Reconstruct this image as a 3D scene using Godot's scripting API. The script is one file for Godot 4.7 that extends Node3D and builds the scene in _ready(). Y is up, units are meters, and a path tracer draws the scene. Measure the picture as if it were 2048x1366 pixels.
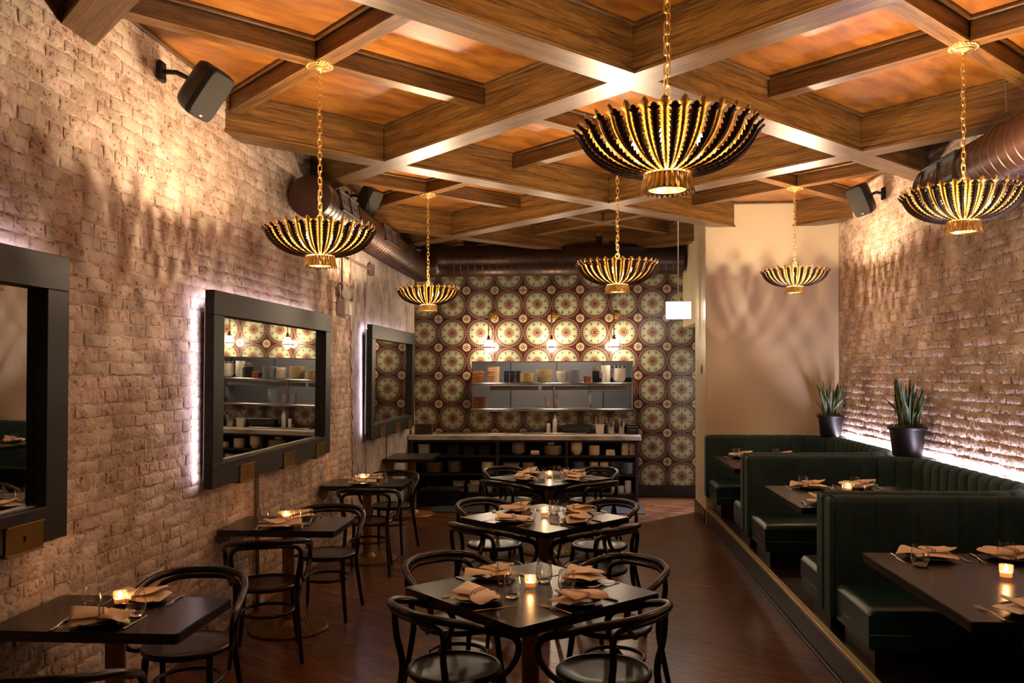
extends Node3D
# A dim dining room: whitewashed brick, a coffered diagonal ceiling, leaf chandeliers, a patterned tile wall with a kitchen pass.
# x runs right, y up, depth d runs away from the camera (z = -d). Metres.

const XL := -2.338        # left brick wall
const XR := 3.0           # right brick wall
const DB := 12.109        # tiled back wall
const DP := 9.95          # beige partition face
const SX := 1.5           # edge of the raised platform and side of the partition
const PLAT := 0.19        # platform height
const DF := -2.2          # front wall, behind the camera
const TOP := 4.15         # dark slab above the coffers
const LX := 0.328         # coffer lattice: centre line, depth of the middle diamond, half diagonal
const LD := 6.746
const LH := 1.833
const SKEW := 0.0128       # the left wall runs a little out of square
const TT := 0.73          # table top height

var names := {}
var M := {}               # materials
var G := {}               # shared meshes
var rng := RandomNumberGenerator.new()

func P(x: float, y: float, d: float) -> Vector3:
	return Vector3(x, y, -d)

# ---------------------------------------------------------------- mesh building
class MB:
	var v := PackedVector3Array()
	var n := PackedVector3Array()
	var u := PackedVector2Array()
	var c := PackedColorArray()
	var i := PackedInt32Array()
	var col := Color.WHITE
	var xf := Transform3D.IDENTITY
	func pt(p: Vector3, q: Vector3, w := Vector2.ZERO) -> int:
		v.append(xf * p)
		n.append((xf.basis * q).normalized())
		u.append(w)
		c.append(col)
		return v.size() - 1
	func tri(a: int, b: int, d: int) -> void:
		var f := (v[d] - v[a]).cross(v[b] - v[a])
		if f.dot(n[a] + n[b] + n[d]) < 0.0:
			i.append_array([a, d, b])
		else:
			i.append_array([a, b, d])
	func flat(pts: Array, hint: Vector3, uvs := []) -> void:
		var q := Vector3.ZERO
		for k in range(1, pts.size() - 1):
			q += (pts[k] - pts[0]).cross(pts[k + 1] - pts[0])
		if q.dot(hint) < 0.0:
			q = -q
		var first := v.size()
		for k in pts.size():
			pt(pts[k], q, uvs[k] if uvs.size() else Vector2.ZERO)
		for k in range(1, pts.size() - 1):
			tri(first, first + k, first + k + 1)
	func box(cn: Vector3, sz: Vector3, bv := 0.0) -> void:
		var h := sz / 2.0
		bv = minf(bv, minf(h.x, minf(h.y, h.z)) * 0.9)
		for ax in 3:
			var b := (ax + 1) % 3
			var d := (ax + 2) % 3
			for s in [-1.0, 1.0]:
				var pts := []
				for k in [[-1.0, -1.0], [1.0, -1.0], [1.0, 1.0], [-1.0, 1.0]]:
					var p := Vector3.ZERO
					p[ax] = s * h[ax]
					p[b] = k[0] * (h[b] - bv)
					p[d] = k[1] * (h[d] - bv)
					pts.append(cn + p)
				var hint := Vector3.ZERO
				hint[ax] = s
				flat(pts, hint)
			if bv > 0.0:
				for s in [-1.0, 1.0]:
					for t in [-1.0, 1.0]:
						var pts := []
						for k in [[0, -1.0], [0, 1.0], [1, 1.0], [1, -1.0]]:
							var p := Vector3.ZERO
							p[ax] = s * (h[ax] - (bv if k[0] == 1 else 0.0))
							p[b] = t * (h[b] - (bv if k[0] == 0 else 0.0))
							p[d] = k[1] * (h[d] - bv)
							pts.append(cn + p)
						var hint := Vector3.ZERO
						hint[ax] = s
						hint[b] = t
						flat(pts, hint)
		if bv > 0.0:
			for a in [-1.0, 1.0]:
				for b in [-1.0, 1.0]:
					for d in [-1.0, 1.0]:
						var s := Vector3(a, b, d)
						flat([cn + s * (h - Vector3(0, bv, bv)), cn + s * (h - Vector3(bv, 0, bv)), cn + s * (h - Vector3(bv, bv, 0))], s)
	func tube(pts: Array, radii: Array, sides := 8, closed := false) -> void:
		var count := pts.size()
		var rings := []
		var up := Vector3.ZERO
		for k in count:
			var a: Vector3 = pts[k - 1] if k > 0 else (pts[count - 1] if closed else pts[0])
			var b: Vector3 = pts[k + 1] if k < count - 1 else (pts[0] if closed else pts[count - 1])
			var t := (b - a).normalized()
			if up == Vector3.ZERO:
				up = t.cross(Vector3(0.31, 0.87, 0.23)).normalized()
			else:
				up = (up - t * up.dot(t)).normalized()
			var side := t.cross(up)
			var ring := []
			var r: float = radii[k] if radii.size() > 1 else radii[0]
			for s in sides:
				var an := TAU * s / sides
				var q := up * cos(an) + side * sin(an)
				ring.append(pt(pts[k] + q * r, q))
			rings.append(ring)
		for k in (count if closed else count - 1):
			var r0: Array = rings[k]
			var r1: Array = rings[(k + 1) % count]
			for s in sides:
				var s2 := (s + 1) % sides
				tri(r0[s], r0[s2], r1[s])
				tri(r0[s2], r1[s2], r1[s])
		if not closed:
			for e in [0, count - 1]:
				var out: Vector3 = (pts[0] - pts[1]) if e == 0 else (pts[count - 1] - pts[count - 2])
				out = xf.basis.inverse() * (xf.basis * out)
				var ring: Array = rings[e]
				var fan := []
				for s in sides:
					fan.append(xf.affine_inverse() * v[ring[s]])
				flat(fan, out)
	func lathe(prof: Array, segs := 24, arc := TAU) -> void:
		# prof: [r, y] points; a corner sharper than about 40 degrees stays sharp
		var m := prof.size() - 1
		var nr := []
		for k in m:
			var e := Vector2(prof[k + 1][0] - prof[k][0], prof[k + 1][1] - prof[k][1]).normalized()
			nr.append(Vector2(e.y, -e.x))
		for k in m:
			var n0: Vector2 = nr[k]
			var n1: Vector2 = nr[k]
			if k > 0 and nr[k - 1].dot(nr[k]) > 0.76:
				n0 = (nr[k - 1] + nr[k]).normalized()
			if k < m - 1 and nr[k + 1].dot(nr[k]) > 0.76:
				n1 = (nr[k + 1] + nr[k]).normalized()
			var a0 := []
			var a1 := []
			for s in segs + 1:
				var an := arc * s / segs
				var cs := cos(an)
				var sn := sin(an)
				a0.append(pt(Vector3(prof[k][0] * cs, prof[k][1], prof[k][0] * sn), Vector3(n0.x * cs, n0.y, n0.x * sn)))
				a1.append(pt(Vector3(prof[k + 1][0] * cs, prof[k + 1][1], prof[k + 1][0] * sn), Vector3(n1.x * cs, n1.y, n1.x * sn)))
			for s in segs:
				if prof[k][0] > 1e-5:
					tri(a0[s], a0[s + 1], a1[s])
				if prof[k + 1][0] > 1e-5:
					tri(a0[s + 1], a1[s + 1], a1[s])
	func prism(poly: PackedVector2Array, y0: float, y1: float) -> void:
		# poly in the (x, z) plane
		var ix := Geometry2D.triangulate_polygon(poly)
		for e in [[y0, -1.0], [y1, 1.0]]:
			for k in range(0, ix.size(), 3):
				var f := []
				for j in 3:
					var p := poly[ix[k + j]]
					f.append(Vector3(p.x, e[0], p.y))
				flat(f, Vector3(0, e[1], 0))
		var cen := 0.0
		for k in poly.size():
			var a := poly[k]
			var b := poly[(k + 1) % poly.size()]
			cen += a.cross(b)
		for k in poly.size():
			var a := poly[k]
			var b := poly[(k + 1) % poly.size()]
			var e := b - a
			var out := Vector3(e.y, 0, -e.x) * signf(cen)
			flat([Vector3(a.x, y0, a.y), Vector3(b.x, y0, b.y), Vector3(b.x, y1, b.y), Vector3(a.x, y1, a.y)], out)
	func grid(rows: Array, closed := false) -> void:
		# rows: equally long arrays of points; smooth normals, facing the side that the first cell's winding shows
		var nr := rows.size()
		var nc: int = rows[0].size()
		var first := v.size()
		for r in nr:
			for k in nc:
				var ra: Array = rows[maxi(r - 1, 0)]
				var rb: Array = rows[mini(r + 1, nr - 1)]
				var ka := (k - 1 + nc) % nc if closed else maxi(k - 1, 0)
				var kb := (k + 1) % nc if closed else mini(k + 1, nc - 1)
				var q: Vector3 = (rows[r][kb] - rows[r][ka]).cross(rb[k] - ra[k])
				pt(rows[r][k], q, Vector2(float(k) / (nc - 1), float(r) / (nr - 1)))
		for r in nr - 1:
			for k in (nc if closed else nc - 1):
				var k2 := (k + 1) % nc
				var a := first + r * nc + k
				var b := first + r * nc + k2
				tri(a, b, a + nc)
				tri(b, b + nc, a + nc)
	func mesh() -> ArrayMesh:
		var a := []
		a.resize(Mesh.ARRAY_MAX)
		a[Mesh.ARRAY_VERTEX] = v
		a[Mesh.ARRAY_NORMAL] = n
		a[Mesh.ARRAY_TEX_UV] = u
		a[Mesh.ARRAY_COLOR] = c
		a[Mesh.ARRAY_INDEX] = i
		var m := ArrayMesh.new()
		m.add_surface_from_arrays(Mesh.PRIMITIVE_TRIANGLES, a)
		return m

# face of the left brick wall at depth d
func left_x(d: float) -> float:
	return XL - SKEW * (DB - d)

# ---------------------------------------------------------------- scene tree
func numbered(called: String) -> String:
	if not names.has(called):
		names[called] = 0
		return called
	names[called] += 1
	return "%s_%03d" % [called, names[called]]

func thing(called: String, label: String, category: String, at := Vector3.ZERO, turn := 0.0, group := "") -> Node3D:
	var o := Node3D.new()
	o.name = numbered(called)
	add_child(o)
	o.position = at
	o.rotation.y = turn
	o.set_meta("label", label)
	o.set_meta("category", category)
	if group:
		o.set_meta("group", group)
	return o

func struct(called: String, label := "") -> Node3D:
	var o := Node3D.new()
	o.name = numbered(called)
	add_child(o)
	o.set_meta("kind", "structure")
	if label:
		o.set_meta("label", label)
	return o

func part(parent: Node3D, called: String, shape, m: Material, at := Vector3.ZERO, basis := Basis.IDENTITY) -> MeshInstance3D:
	var o := MeshInstance3D.new()
	o.name = called
	o.mesh = shape.mesh() if shape is MB else shape
	o.material_override = m
	parent.add_child(o, true)
	o.transform = Transform3D(basis, at)
	return o

func item(called: String, shape, m: Material, at: Vector3, basis: Basis, label: String, category: String, group := "") -> MeshInstance3D:
	var o := part(self, numbered(called), shape, m, at, basis)
	o.set_meta("label", label)
	o.set_meta("category", category)
	if group:
		o.set_meta("group", group)
	return o

func copy(src: Node3D, at: Vector3, turn: float, label: String, group := "") -> Node3D:
	var o: Node3D = src.duplicate()
	var base := String(src.name)
	if base.length() > 4 and base.substr(base.length() - 4, 1) == "_" and base.right(3).is_valid_int():
		base = base.left(base.length() - 4)
	o.name = numbered(base)
	add_child(o)
	o.position = at
	o.rotation.y = turn
	o.set_meta("label", label)
	if group:
		o.set_meta("group", group)
	return o

func omni(parent: Node3D, at: Vector3, color: Color, energy: float, size: float) -> OmniLight3D:
	var l := OmniLight3D.new()
	l.light_color = color
	l.light_energy = energy
	l.light_size = size
	l.omni_range = 20.0
	l.omni_attenuation = 2.0
	l.shadow_enabled = true
	parent.add_child(l, true)
	l.position = at
	return l

func area(parent: Node3D, at: Vector3, towards: Vector3, size: Vector2, color: Color, energy: float) -> AreaLight3D:
	# energy as one metre away on its axis; size.x lies level where it can
	var l := AreaLight3D.new()
	l.light_color = color
	l.light_energy = energy
	l.area_size = size
	l.area_normalize_energy = true
	l.area_range = 20.0
	l.area_attenuation = 2.0
	l.shadow_enabled = true
	parent.add_child(l, true)
	var z := -towards.normalized()
	var x := Vector3.UP.cross(z)
	if x.length() < 0.01:
		x = Vector3.RIGHT
	x = x.normalized()
	l.transform = Transform3D(Basis(x, z.cross(x), z), at)
	return l

func facing(tx: float, td: float) -> float:
	# turn whose local -z looks along (tx, td) in plan
	return atan2(-tx, td)

func turned(a: float) -> Basis:
	return Basis(Vector3.UP, a)

const BULB := 0.52
const SCONCE := 0.6
const CANDLE := 0.012
const LED_M := 0.13
const LED_T := 0.2
const LED_B := 2.3
const PASSAGE := 20.0
const KITCHEN := 3.2

func _ready() -> void:
	rng.seed = 20240611
	# camera
	var cam := Camera3D.new()
	cam.name = "camera"
	cam.projection = Camera3D.PROJECTION_FRUSTUM
	cam.near = 0.1
	cam.far = 60.0
	cam.keep_aspect = Camera3D.KEEP_HEIGHT
	cam.size = 1366.0 * 0.1 / 1696.77
	cam.frustum_offset = Vector2((1024.0 - 1028.56) * 0.1 / 1696.77, (747.98 - 683.0) * 0.1 / 1696.77)
	add_child(cam)
	cam.transform = Transform3D(Basis(Vector3.UP, 0.0729) * Basis(Vector3.RIGHT, -0.0029) * Basis(Vector3.BACK, -0.0028), Vector3(0, 1.779, 0))
	cam.current = true
	# air: a closed room, no daylight
	var we := WorldEnvironment.new()
	we.name = "environment"
	var env := Environment.new()
	env.background_mode = Environment.BG_COLOR
	env.background_color = Color(0.0, 0.0, 0.0)
	env.tonemap_mode = Environment.TONE_MAPPER_LINEAR
	env.tonemap_exposure = 1.3
	env.sdfgi_enabled = true
	env.ssao_enabled = true
	env.ssil_enabled = true
	we.environment = env
	add_child(we)
	make_materials()
	build_shell()
	build_ceiling()
	build_ducts()
	build_chandeliers()
	build_mirrors()
	build_sconces()
	build_wall_things()
	make_tableware()
	build_booths()
	build_plants()
	build_centre_tables()
	build_pass()

# ---------------------------------------------------------------- textures and materials
func noise(kind: int, freq: float, oct: int, seed_: int) -> FastNoiseLite:
	var f := FastNoiseLite.new()
	f.noise_type = kind
	f.frequency = freq
	f.seed = seed_
	f.fractal_type = FastNoiseLite.FRACTAL_FBM if oct > 1 else FastNoiseLite.FRACTAL_NONE
	f.fractal_octaves = oct
	return f

func bytes(f: FastNoiseLite, w: int) -> PackedByteArray:
	var im := f.get_seamless_image(w, w)
	im.convert(Image.FORMAT_L8)
	return im.get_data()

func ramp(stops: Array) -> PackedColorArray:
	var g := Gradient.new()
	g.offsets = PackedFloat32Array()
	g.colors = PackedColorArray()
	var off := PackedFloat32Array()
	var cs := PackedColorArray()
	for s in stops:
		off.append(s[0])
		cs.append(s[1])
	g.offsets = off
	g.colors = cs
	var out := PackedColorArray()
	for k in 256:
		out.append(g.sample(k / 255.0))
	return out

func mixed(w: int, layers: Array, stops: Array) -> ImageTexture:
	# layers: [bytes, weight]
	var lut := ramp(stops)
	var out := PackedByteArray()
	out.resize(w * w * 3)
	var total := 0.0
	for l in layers:
		total += l[1]
	for k in w * w:
		var s := 0.0
		for l in layers:
			s += l[0][k] * l[1]
		var c := lut[clampi(int(s / total), 0, 255)]
		out[k * 3] = int(c.r * 255.0)
		out[k * 3 + 1] = int(c.g * 255.0)
		out[k * 3 + 2] = int(c.b * 255.0)
	return ImageTexture.create_from_image(Image.create_from_data(w, w, false, Image.FORMAT_RGB8, out))

func paint_texture(w: int, fresh: Color, worn: Color, bare: Color, dark: Color) -> ImageTexture:
	# old whitewash: soft patches of two tones, flaked spots and fine cracks where the brick shows
	var patch := bytes(noise(FastNoiseLite.TYPE_SIMPLEX_SMOOTH, 0.006, 4, 11), w)
	var fleck := bytes(noise(FastNoiseLite.TYPE_SIMPLEX_SMOOTH, 0.03, 4, 23), w)
	var crack := bytes(noise(FastNoiseLite.TYPE_SIMPLEX_SMOOTH, 0.02, 3, 37), w)
	var pit := bytes(noise(FastNoiseLite.TYPE_SIMPLEX_SMOOTH, 0.075, 2, 51), w)
	var out := PackedByteArray()
	out.resize(w * w * 3)
	for k in w * w:
		var p := patch[k] / 255.0
		var c := fresh.lerp(worn, clampf((p - 0.3) * 1.9, 0.0, 1.0))
		var f := fleck[k] / 255.0 + (p - 0.5) * 0.22
		if f > 0.70:
			c = c.lerp(bare, clampf((f - 0.70) * 9.0, 0.0, 0.8))
		var r := absf(crack[k] / 255.0 - 0.5)
		if r < 0.006 and p > 0.62 and f > 0.55:
			c = c.lerp(dark, 0.5)
		if pit[k] > 205 and p > 0.40:
			c = c.lerp(dark, clampf((pit[k] - 205) / 22.0, 0.0, 0.85))
		out[k * 3] = int(clampf(c.r, 0, 1) * 255.0)
		out[k * 3 + 1] = int(clampf(c.g, 0, 1) * 255.0)
		out[k * 3 + 2] = int(clampf(c.b, 0, 1) * 255.0)
	return ImageTexture.create_from_image(Image.create_from_data(w, w, false, Image.FORMAT_RGB8, out))

func tile_texture(w: int) -> ImageTexture:
	# encaustic motif, one period: a great wheel in the middle, a quarter of a small rosette in each corner
	var brown := Color(0.225, 0.12, 0.09)
	var rust := Color(0.29, 0.10, 0.075)
	var cream := Color(0.71, 0.65, 0.52)
	var pale := Color(0.58, 0.585, 0.475)
	var sage := Color(0.45, 0.48, 0.39)
	var olive := Color(0.20, 0.22, 0.16)
	var rose := Color(0.62, 0.44, 0.35)
	var im := Image.create(w, w, false, Image.FORMAT_RGB8)
	for y in w:
		for x in w:
			var px := (x + 0.5) / w - 0.5
			var py := 0.5 - (y + 0.5) / w
			var r := sqrt(px * px + py * py)
			var a := atan2(py, px)
			var c := brown
			if r < 0.487:
				c = rose if r > 0.470 else brown
				var ring := fposmod(a, TAU / 36.0) - TAU / 72.0
				if Vector2(r * cos(ring) - 0.432, r * sin(ring)).length() < 0.0105:
					c = cream
				if r < 0.398:
					c = cream if r > 0.389 else sage
				if r < 0.352:
					c = pale
					# eight broad petals of cream between the darts
					var pet := fposmod(a + TAU / 16.0, TAU / 8.0) - TAU / 16.0
					if absf(pet) < 0.25 * (1.0 - absf(r - 0.22) / 0.2):
						c = cream.lerp(pale, 0.35)
				# olive darts
				var da := fposmod(a, TAU / 8.0) - TAU / 16.0
				var dx := r * cos(da)
				var dy := r * sin(da)
				if dx > 0.255 and dx < 0.345 and absf(dy) < (dx - 0.252) * 0.42:
					c = olive.lerp(sage, 0.25)
				# rust crown of balls round the hub
				var ba := fposmod(a, TAU / 16.0) - TAU / 32.0
				if Vector2(r * cos(ba) - 0.168, r * sin(ba)).length() < 0.017:
					c = rust
				var sa := absf(ba)
				if r > 0.11 and r < 0.16 and sa < 0.05:
					c = rust
				if r < 0.128:
					c = rust if r > 0.103 else rose
					var la := fposmod(a, TAU / 4.0) - TAU / 8.0
					if Vector2(r * cos(la) - 0.052, r * sin(la)).length() < 0.027 or r < 0.022:
						c = brown
					if Vector2(r * cos(fposmod(a + TAU / 8.0, TAU / 4.0) - TAU / 8.0) - 0.05, r * sin(fposmod(a + TAU / 8.0, TAU / 4.0) - TAU / 8.0)).length() < 0.012:
						c = rust
			else:
				var qx := absf(absf(px) - 0.5)
				var qy := absf(absf(py) - 0.5)
				var q := sqrt(qx * qx + qy * qy)
				var qa := atan2(qy, qx)
				if q < 0.142:
					c = cream if q < 0.132 else rose
					var oa := fposmod(qa, TAU / 8.0) - TAU / 16.0
					if Vector2(q * cos(oa) - 0.082, q * sin(oa)).length() < 0.019:
						c = rust
					if q > 0.03 and q < 0.075 and absf(oa) < 0.16:
						c = rust
					if q < 0.026:
						c = brown
			im.set_pixel(x, y, c)
	return ImageTexture.create_from_image(im)

func mat(c: Color, rough: float, metal := 0.0) -> StandardMaterial3D:
	var m := StandardMaterial3D.new()
	m.albedo_color = c
	m.roughness = rough
	m.metallic = metal
	return m

func textured(t: Texture2D, tint: Color, rough: float, scale: Vector3, world := false) -> StandardMaterial3D:
	var m := mat(tint, rough)
	m.albedo_texture = t
	m.uv1_triplanar = true
	m.uv1_world_triplanar = world
	m.uv1_scale = scale
	m.uv1_triplanar_sharpness = 4.0
	return m

func relief(m: StandardMaterial3D, t: Texture2D, cm: float) -> StandardMaterial3D:
	m.heightmap_enabled = true
	m.heightmap_texture = t
	m.heightmap_scale = cm
	return m

func glow(c: Color, k: float) -> StandardMaterial3D:
	var m := mat(c, 0.5)
	m.emission_enabled = true
	m.emission = c
	m.emission_energy_multiplier = k
	return m

func clear(c: Color, alpha: float) -> StandardMaterial3D:
	var m := mat(Color(c.r, c.g, c.b, alpha), 0.02)
	m.transparency = BaseMaterial3D.TRANSPARENCY_ALPHA
	m.cull_mode = BaseMaterial3D.CULL_DISABLED
	return m

func solid_glass() -> StandardMaterial3D:
	var m := mat(Color(1, 1, 1, 0.0), 0.0)
	m.refraction_enabled = true
	m.refraction_scale = 0.05
	return m

func grey_texture(w: int, layers: Array) -> ImageTexture:
	return mixed(w, layers, [[0.0, Color.BLACK], [1.0, Color.WHITE]])

func make_materials() -> void:
	var S := FastNoiseLite.TYPE_SIMPLEX_SMOOTH
	var low := bytes(noise(S, 0.008, 3, 5), 512)
	var mid := bytes(noise(S, 0.03, 3, 6), 512)
	var fine := bytes(noise(S, 0.11, 2, 7), 512)
	# walls
	var paint := paint_texture(1024, Color(0.86, 0.79, 0.73), Color(0.74, 0.64, 0.565), Color(0.47, 0.30, 0.20), Color(0.25, 0.14, 0.09))
	var lumps := grey_texture(512, [[low, 0.5], [mid, 1.0], [fine, 0.5]])
	M.brick = relief(textured(paint, Color.WHITE, 0.75, Vector3.ONE * 0.62, true), lumps, 1.1)
	M.brick.vertex_color_use_as_albedo = true
	M.mortar = relief(textured(paint, Color(0.95, 0.90, 0.84), 0.85, Vector3.ONE * 0.83, true), lumps, 1.6)
	var stain := mixed(512, [[low, 1.0], [mid, 0.7], [fine, 0.25]], [[0.25, Color(0.52, 0.46, 0.42)], [0.45, Color(0.64, 0.58, 0.54)], [0.65, Color(0.71, 0.66, 0.62)]])
	M.plaster = relief(textured(stain, Color.WHITE, 0.7, Vector3(0.7, 0.5, 0.7), true), lumps, 0.4)
	M.beige = mat(Color(0.76, 0.69, 0.56), 0.38)
	M.white_trim = mat(Color(0.82, 0.80, 0.76), 0.4)
	M.dark_plain = mat(Color(0.045, 0.04, 0.035), 0.9)
	M.base_tile = textured(grey_texture(512, [[low, 1.0], [mid, 0.6]]), Color(0.16, 0.12, 0.10), 0.4, Vector3.ONE * 1.3, true)
	M.tile = mat(Color.WHITE, 0.32)
	M.tile.albedo_texture = tile_texture(512)
	M.tile.texture_filter = BaseMaterial3D.TEXTURE_FILTER_LINEAR_WITH_MIPMAPS_ANISOTROPIC
	M.grout = mat(Color(0.16, 0.11, 0.09), 0.9)
	# timber, grain along local x
	var grain := mixed(512, [[low, 0.8], [mid, 1.0], [fine, 0.55]], [[0.28, Color(0.33, 0.235, 0.12)], [0.45, Color(0.45, 0.335, 0.17)], [0.58, Color(0.54, 0.41, 0.215)], [0.75, Color(0.60, 0.47, 0.26)]])
	var ply := mixed(512, [[low, 1.3], [mid, 0.6], [fine, 0.3]], [[0.28, Color(0.54, 0.36, 0.15)], [0.5, Color(0.65, 0.45, 0.19)], [0.72, Color(0.73, 0.53, 0.25)]])
	M.beam = textured(grain, Color(0.80, 0.75, 0.68), 0.38, Vector3(0.20, 4.2, 4.2))
	M.rafter = textured(grain, Color(0.80, 0.75, 0.68), 0.38, Vector3(0.22, 4.6, 4.6))
	M.ply = textured(ply, Color(0.88, 0.81, 0.72), 0.36, Vector3(0.35, 1.2, 1.2))
	M.molding = textured(grain, Color(0.72, 0.66, 0.60), 0.4, Vector3(0.5, 5, 5))
	var oak := mixed(512, [[low, 0.8], [mid, 1.0], [fine, 0.8]], [[0.28, Color(0.40, 0.29, 0.22)], [0.5, Color(0.72, 0.60, 0.50)], [0.72, Color(0.95, 0.86, 0.76)]])
	M.floor_board = textured(oak, Color(0.56, 0.42, 0.31), 0.28, Vector3(0.6, 4, 4))
	M.floor_board.vertex_color_use_as_albedo = true
	M.sub_floor = mat(Color(0.08, 0.04, 0.025), 0.8)
	M.riser = textured(oak, Color(0.19, 0.12, 0.085), 0.4, Vector3(3, 3, 0.4), true)
	M.shelf_wood = textured(oak, Color(0.17, 0.12, 0.09), 0.5, Vector3(0.5, 3, 3))
	M.table = textured(oak, Color(0.105, 0.085, 0.075), 0.27, Vector3(0.5, 4, 4))
	M.chair = textured(oak, Color(0.10, 0.068, 0.055), 0.26, Vector3.ONE * 3.0)
	M.seat = textured(oak, Color(0.15, 0.11, 0.09), 0.30, Vector3(1.0, 3.0, 5.0))
	M.frame = textured(oak, Color(0.085, 0.072, 0.065), 0.5, Vector3(2, 2, 2))
	M.board = textured(ply, Color(0.75, 0.62, 0.5), 0.5, Vector3(2, 6, 2))
	M.crate = textured(oak, Color(0.36, 0.25, 0.16), 0.6, Vector3(2, 6, 2))
	# metal
	M.gold = mat(Color(0.95, 0.82, 0.56), 0.36, 1.0)
	M.leaf_outside = mat(Color(0.30, 0.215, 0.125), 0.45, 0.35)  # dark brown outer face of the outer chandelier leaves
	M.chain = mat(Color(0.94, 0.80, 0.52), 0.36, 1.0)
	M.brass = mat(Color(0.58, 0.46, 0.24), 0.34, 0.85)
	M.old_brass = mat(Color(0.55, 0.41, 0.19), 0.38, 0.7)
	M.duct = mat(Color(0.24, 0.155, 0.115), 0.36, 0.55)
	M.grille = mat(Color(0.10, 0.075, 0.065), 0.45, 0.4)
	M.steel = mat(Color(0.62, 0.60, 0.58), 0.26, 1.0)
	M.dull_steel = mat(Color(0.60, 0.59, 0.58), 0.45, 0.7)
	M.cutlery = mat(Color(0.72, 0.68, 0.62), 0.22, 1.0)
	M.mirror = mat(Color(0.80, 0.80, 0.78), 0.015, 1.0)
	M.conduit = mat(Color(0.42, 0.36, 0.31), 0.5, 0.3)
	# cloth and hide
	M.velvet = textured(mixed(512, [[low, 1.0], [mid, 0.8]], [[0.2, Color(0.72, 0.72, 0.72)], [0.8, Color(1, 1, 1)]]), Color(0.10, 0.225, 0.205), 0.85, Vector3.ONE * 1.1, true)
	M.velvet.rim_enabled = true
	M.velvet.rim = 0.9
	M.velvet.rim_tint = 0.7
	M.leather = relief(textured(mixed(512, [[low, 0.6], [fine, 1.0]], [[0.2, Color(0.75, 0.75, 0.75)], [0.8, Color(1, 1, 1)]]), Color(0.075, 0.205, 0.18), 0.34, Vector3.ONE * 2.2, true), lumps, 0.05)
	M.linen = mat(Color(0.90, 0.81, 0.69), 0.9)
	M.linen.vertex_color_use_as_albedo = true
	# small things
	M.black = mat(Color(0.035, 0.033, 0.032), 0.5)
	M.black_gloss = mat(Color(0.02, 0.02, 0.022), 0.25)
	M.grey_cloth = mat(Color(0.07, 0.07, 0.072), 0.85)
	M.pot = mat(Color(0.075, 0.065, 0.075), 0.45)
	M.plate_dark = mat(Color(0.20, 0.15, 0.11), 0.32)
	M.white_china = mat(Color(0.80, 0.78, 0.74), 0.25)
	M.cream_china = mat(Color(0.85, 0.79, 0.64), 0.28)
	M.tan_china = mat(Color(0.80, 0.68, 0.54), 0.35)
	M.navy_china = mat(Color(0.05, 0.09, 0.13), 0.25)
	M.grey_china = mat(Color(0.62, 0.63, 0.66), 0.28)
	M.terracotta = mat(Color(0.45, 0.20, 0.11), 0.6)
	M.dim_beige_china = mat(Color(0.62, 0.56, 0.46), 0.4)  # dimness put into the colour, for crockery on the shelves under the counter
	M.plastic_box = mat(Color(0.60, 0.58, 0.54), 0.5)
	M.white_plastic = mat(Color(0.78, 0.75, 0.70), 0.45)
	M.rubber = mat(Color(0.06, 0.06, 0.065), 0.7)
	M.glass = solid_glass()
	M.water_glass = clear(Color(0.9, 0.86, 0.8), 0.05)
	M.wax = mat(Color(0.92, 0.88, 0.80), 0.6)
	M.wax.backlight_enabled = true
	M.wax.backlight = Color(0.8, 0.68, 0.5)
	M.moss = textured(grey_texture(512, [[mid, 1.0], [fine, 1.0]]), Color(0.62, 0.50, 0.27), 0.95, Vector3.ONE * 6.0, true)
	M.leaf = mat(Color.WHITE, 0.38)
	M.leaf.vertex_color_use_as_albedo = true
	M.marble = textured(mixed(512, [[low, 1.0], [mid, 0.5]], [[0.25, Color(0.58, 0.54, 0.49)], [0.47, Color(0.71, 0.68, 0.63)], [0.7, Color(0.76, 0.73, 0.69)]]), Color.WHITE, 0.25, Vector3(0.6, 1.5, 1.5), true)
	# things that glow
	M.bulb = glow(Color(1.0, 0.90, 0.78), 60.0)
	M.led = glow(Color(0.96, 0.93, 1.0), 9.0)
	M.shade = glow(Color(1.0, 0.90, 0.76), 4.0)
	M.exit_face = glow(Color(1.0, 0.97, 0.95), 2.0)
	M.exit_text = glow(Color(1.0, 0.84, 0.82), 0.80)
	M.flame = glow(Color(1.0, 0.78, 0.50), 40.0)
	M.panel_light = glow(Color(0.92, 0.95, 1.0), 4.0)

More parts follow.
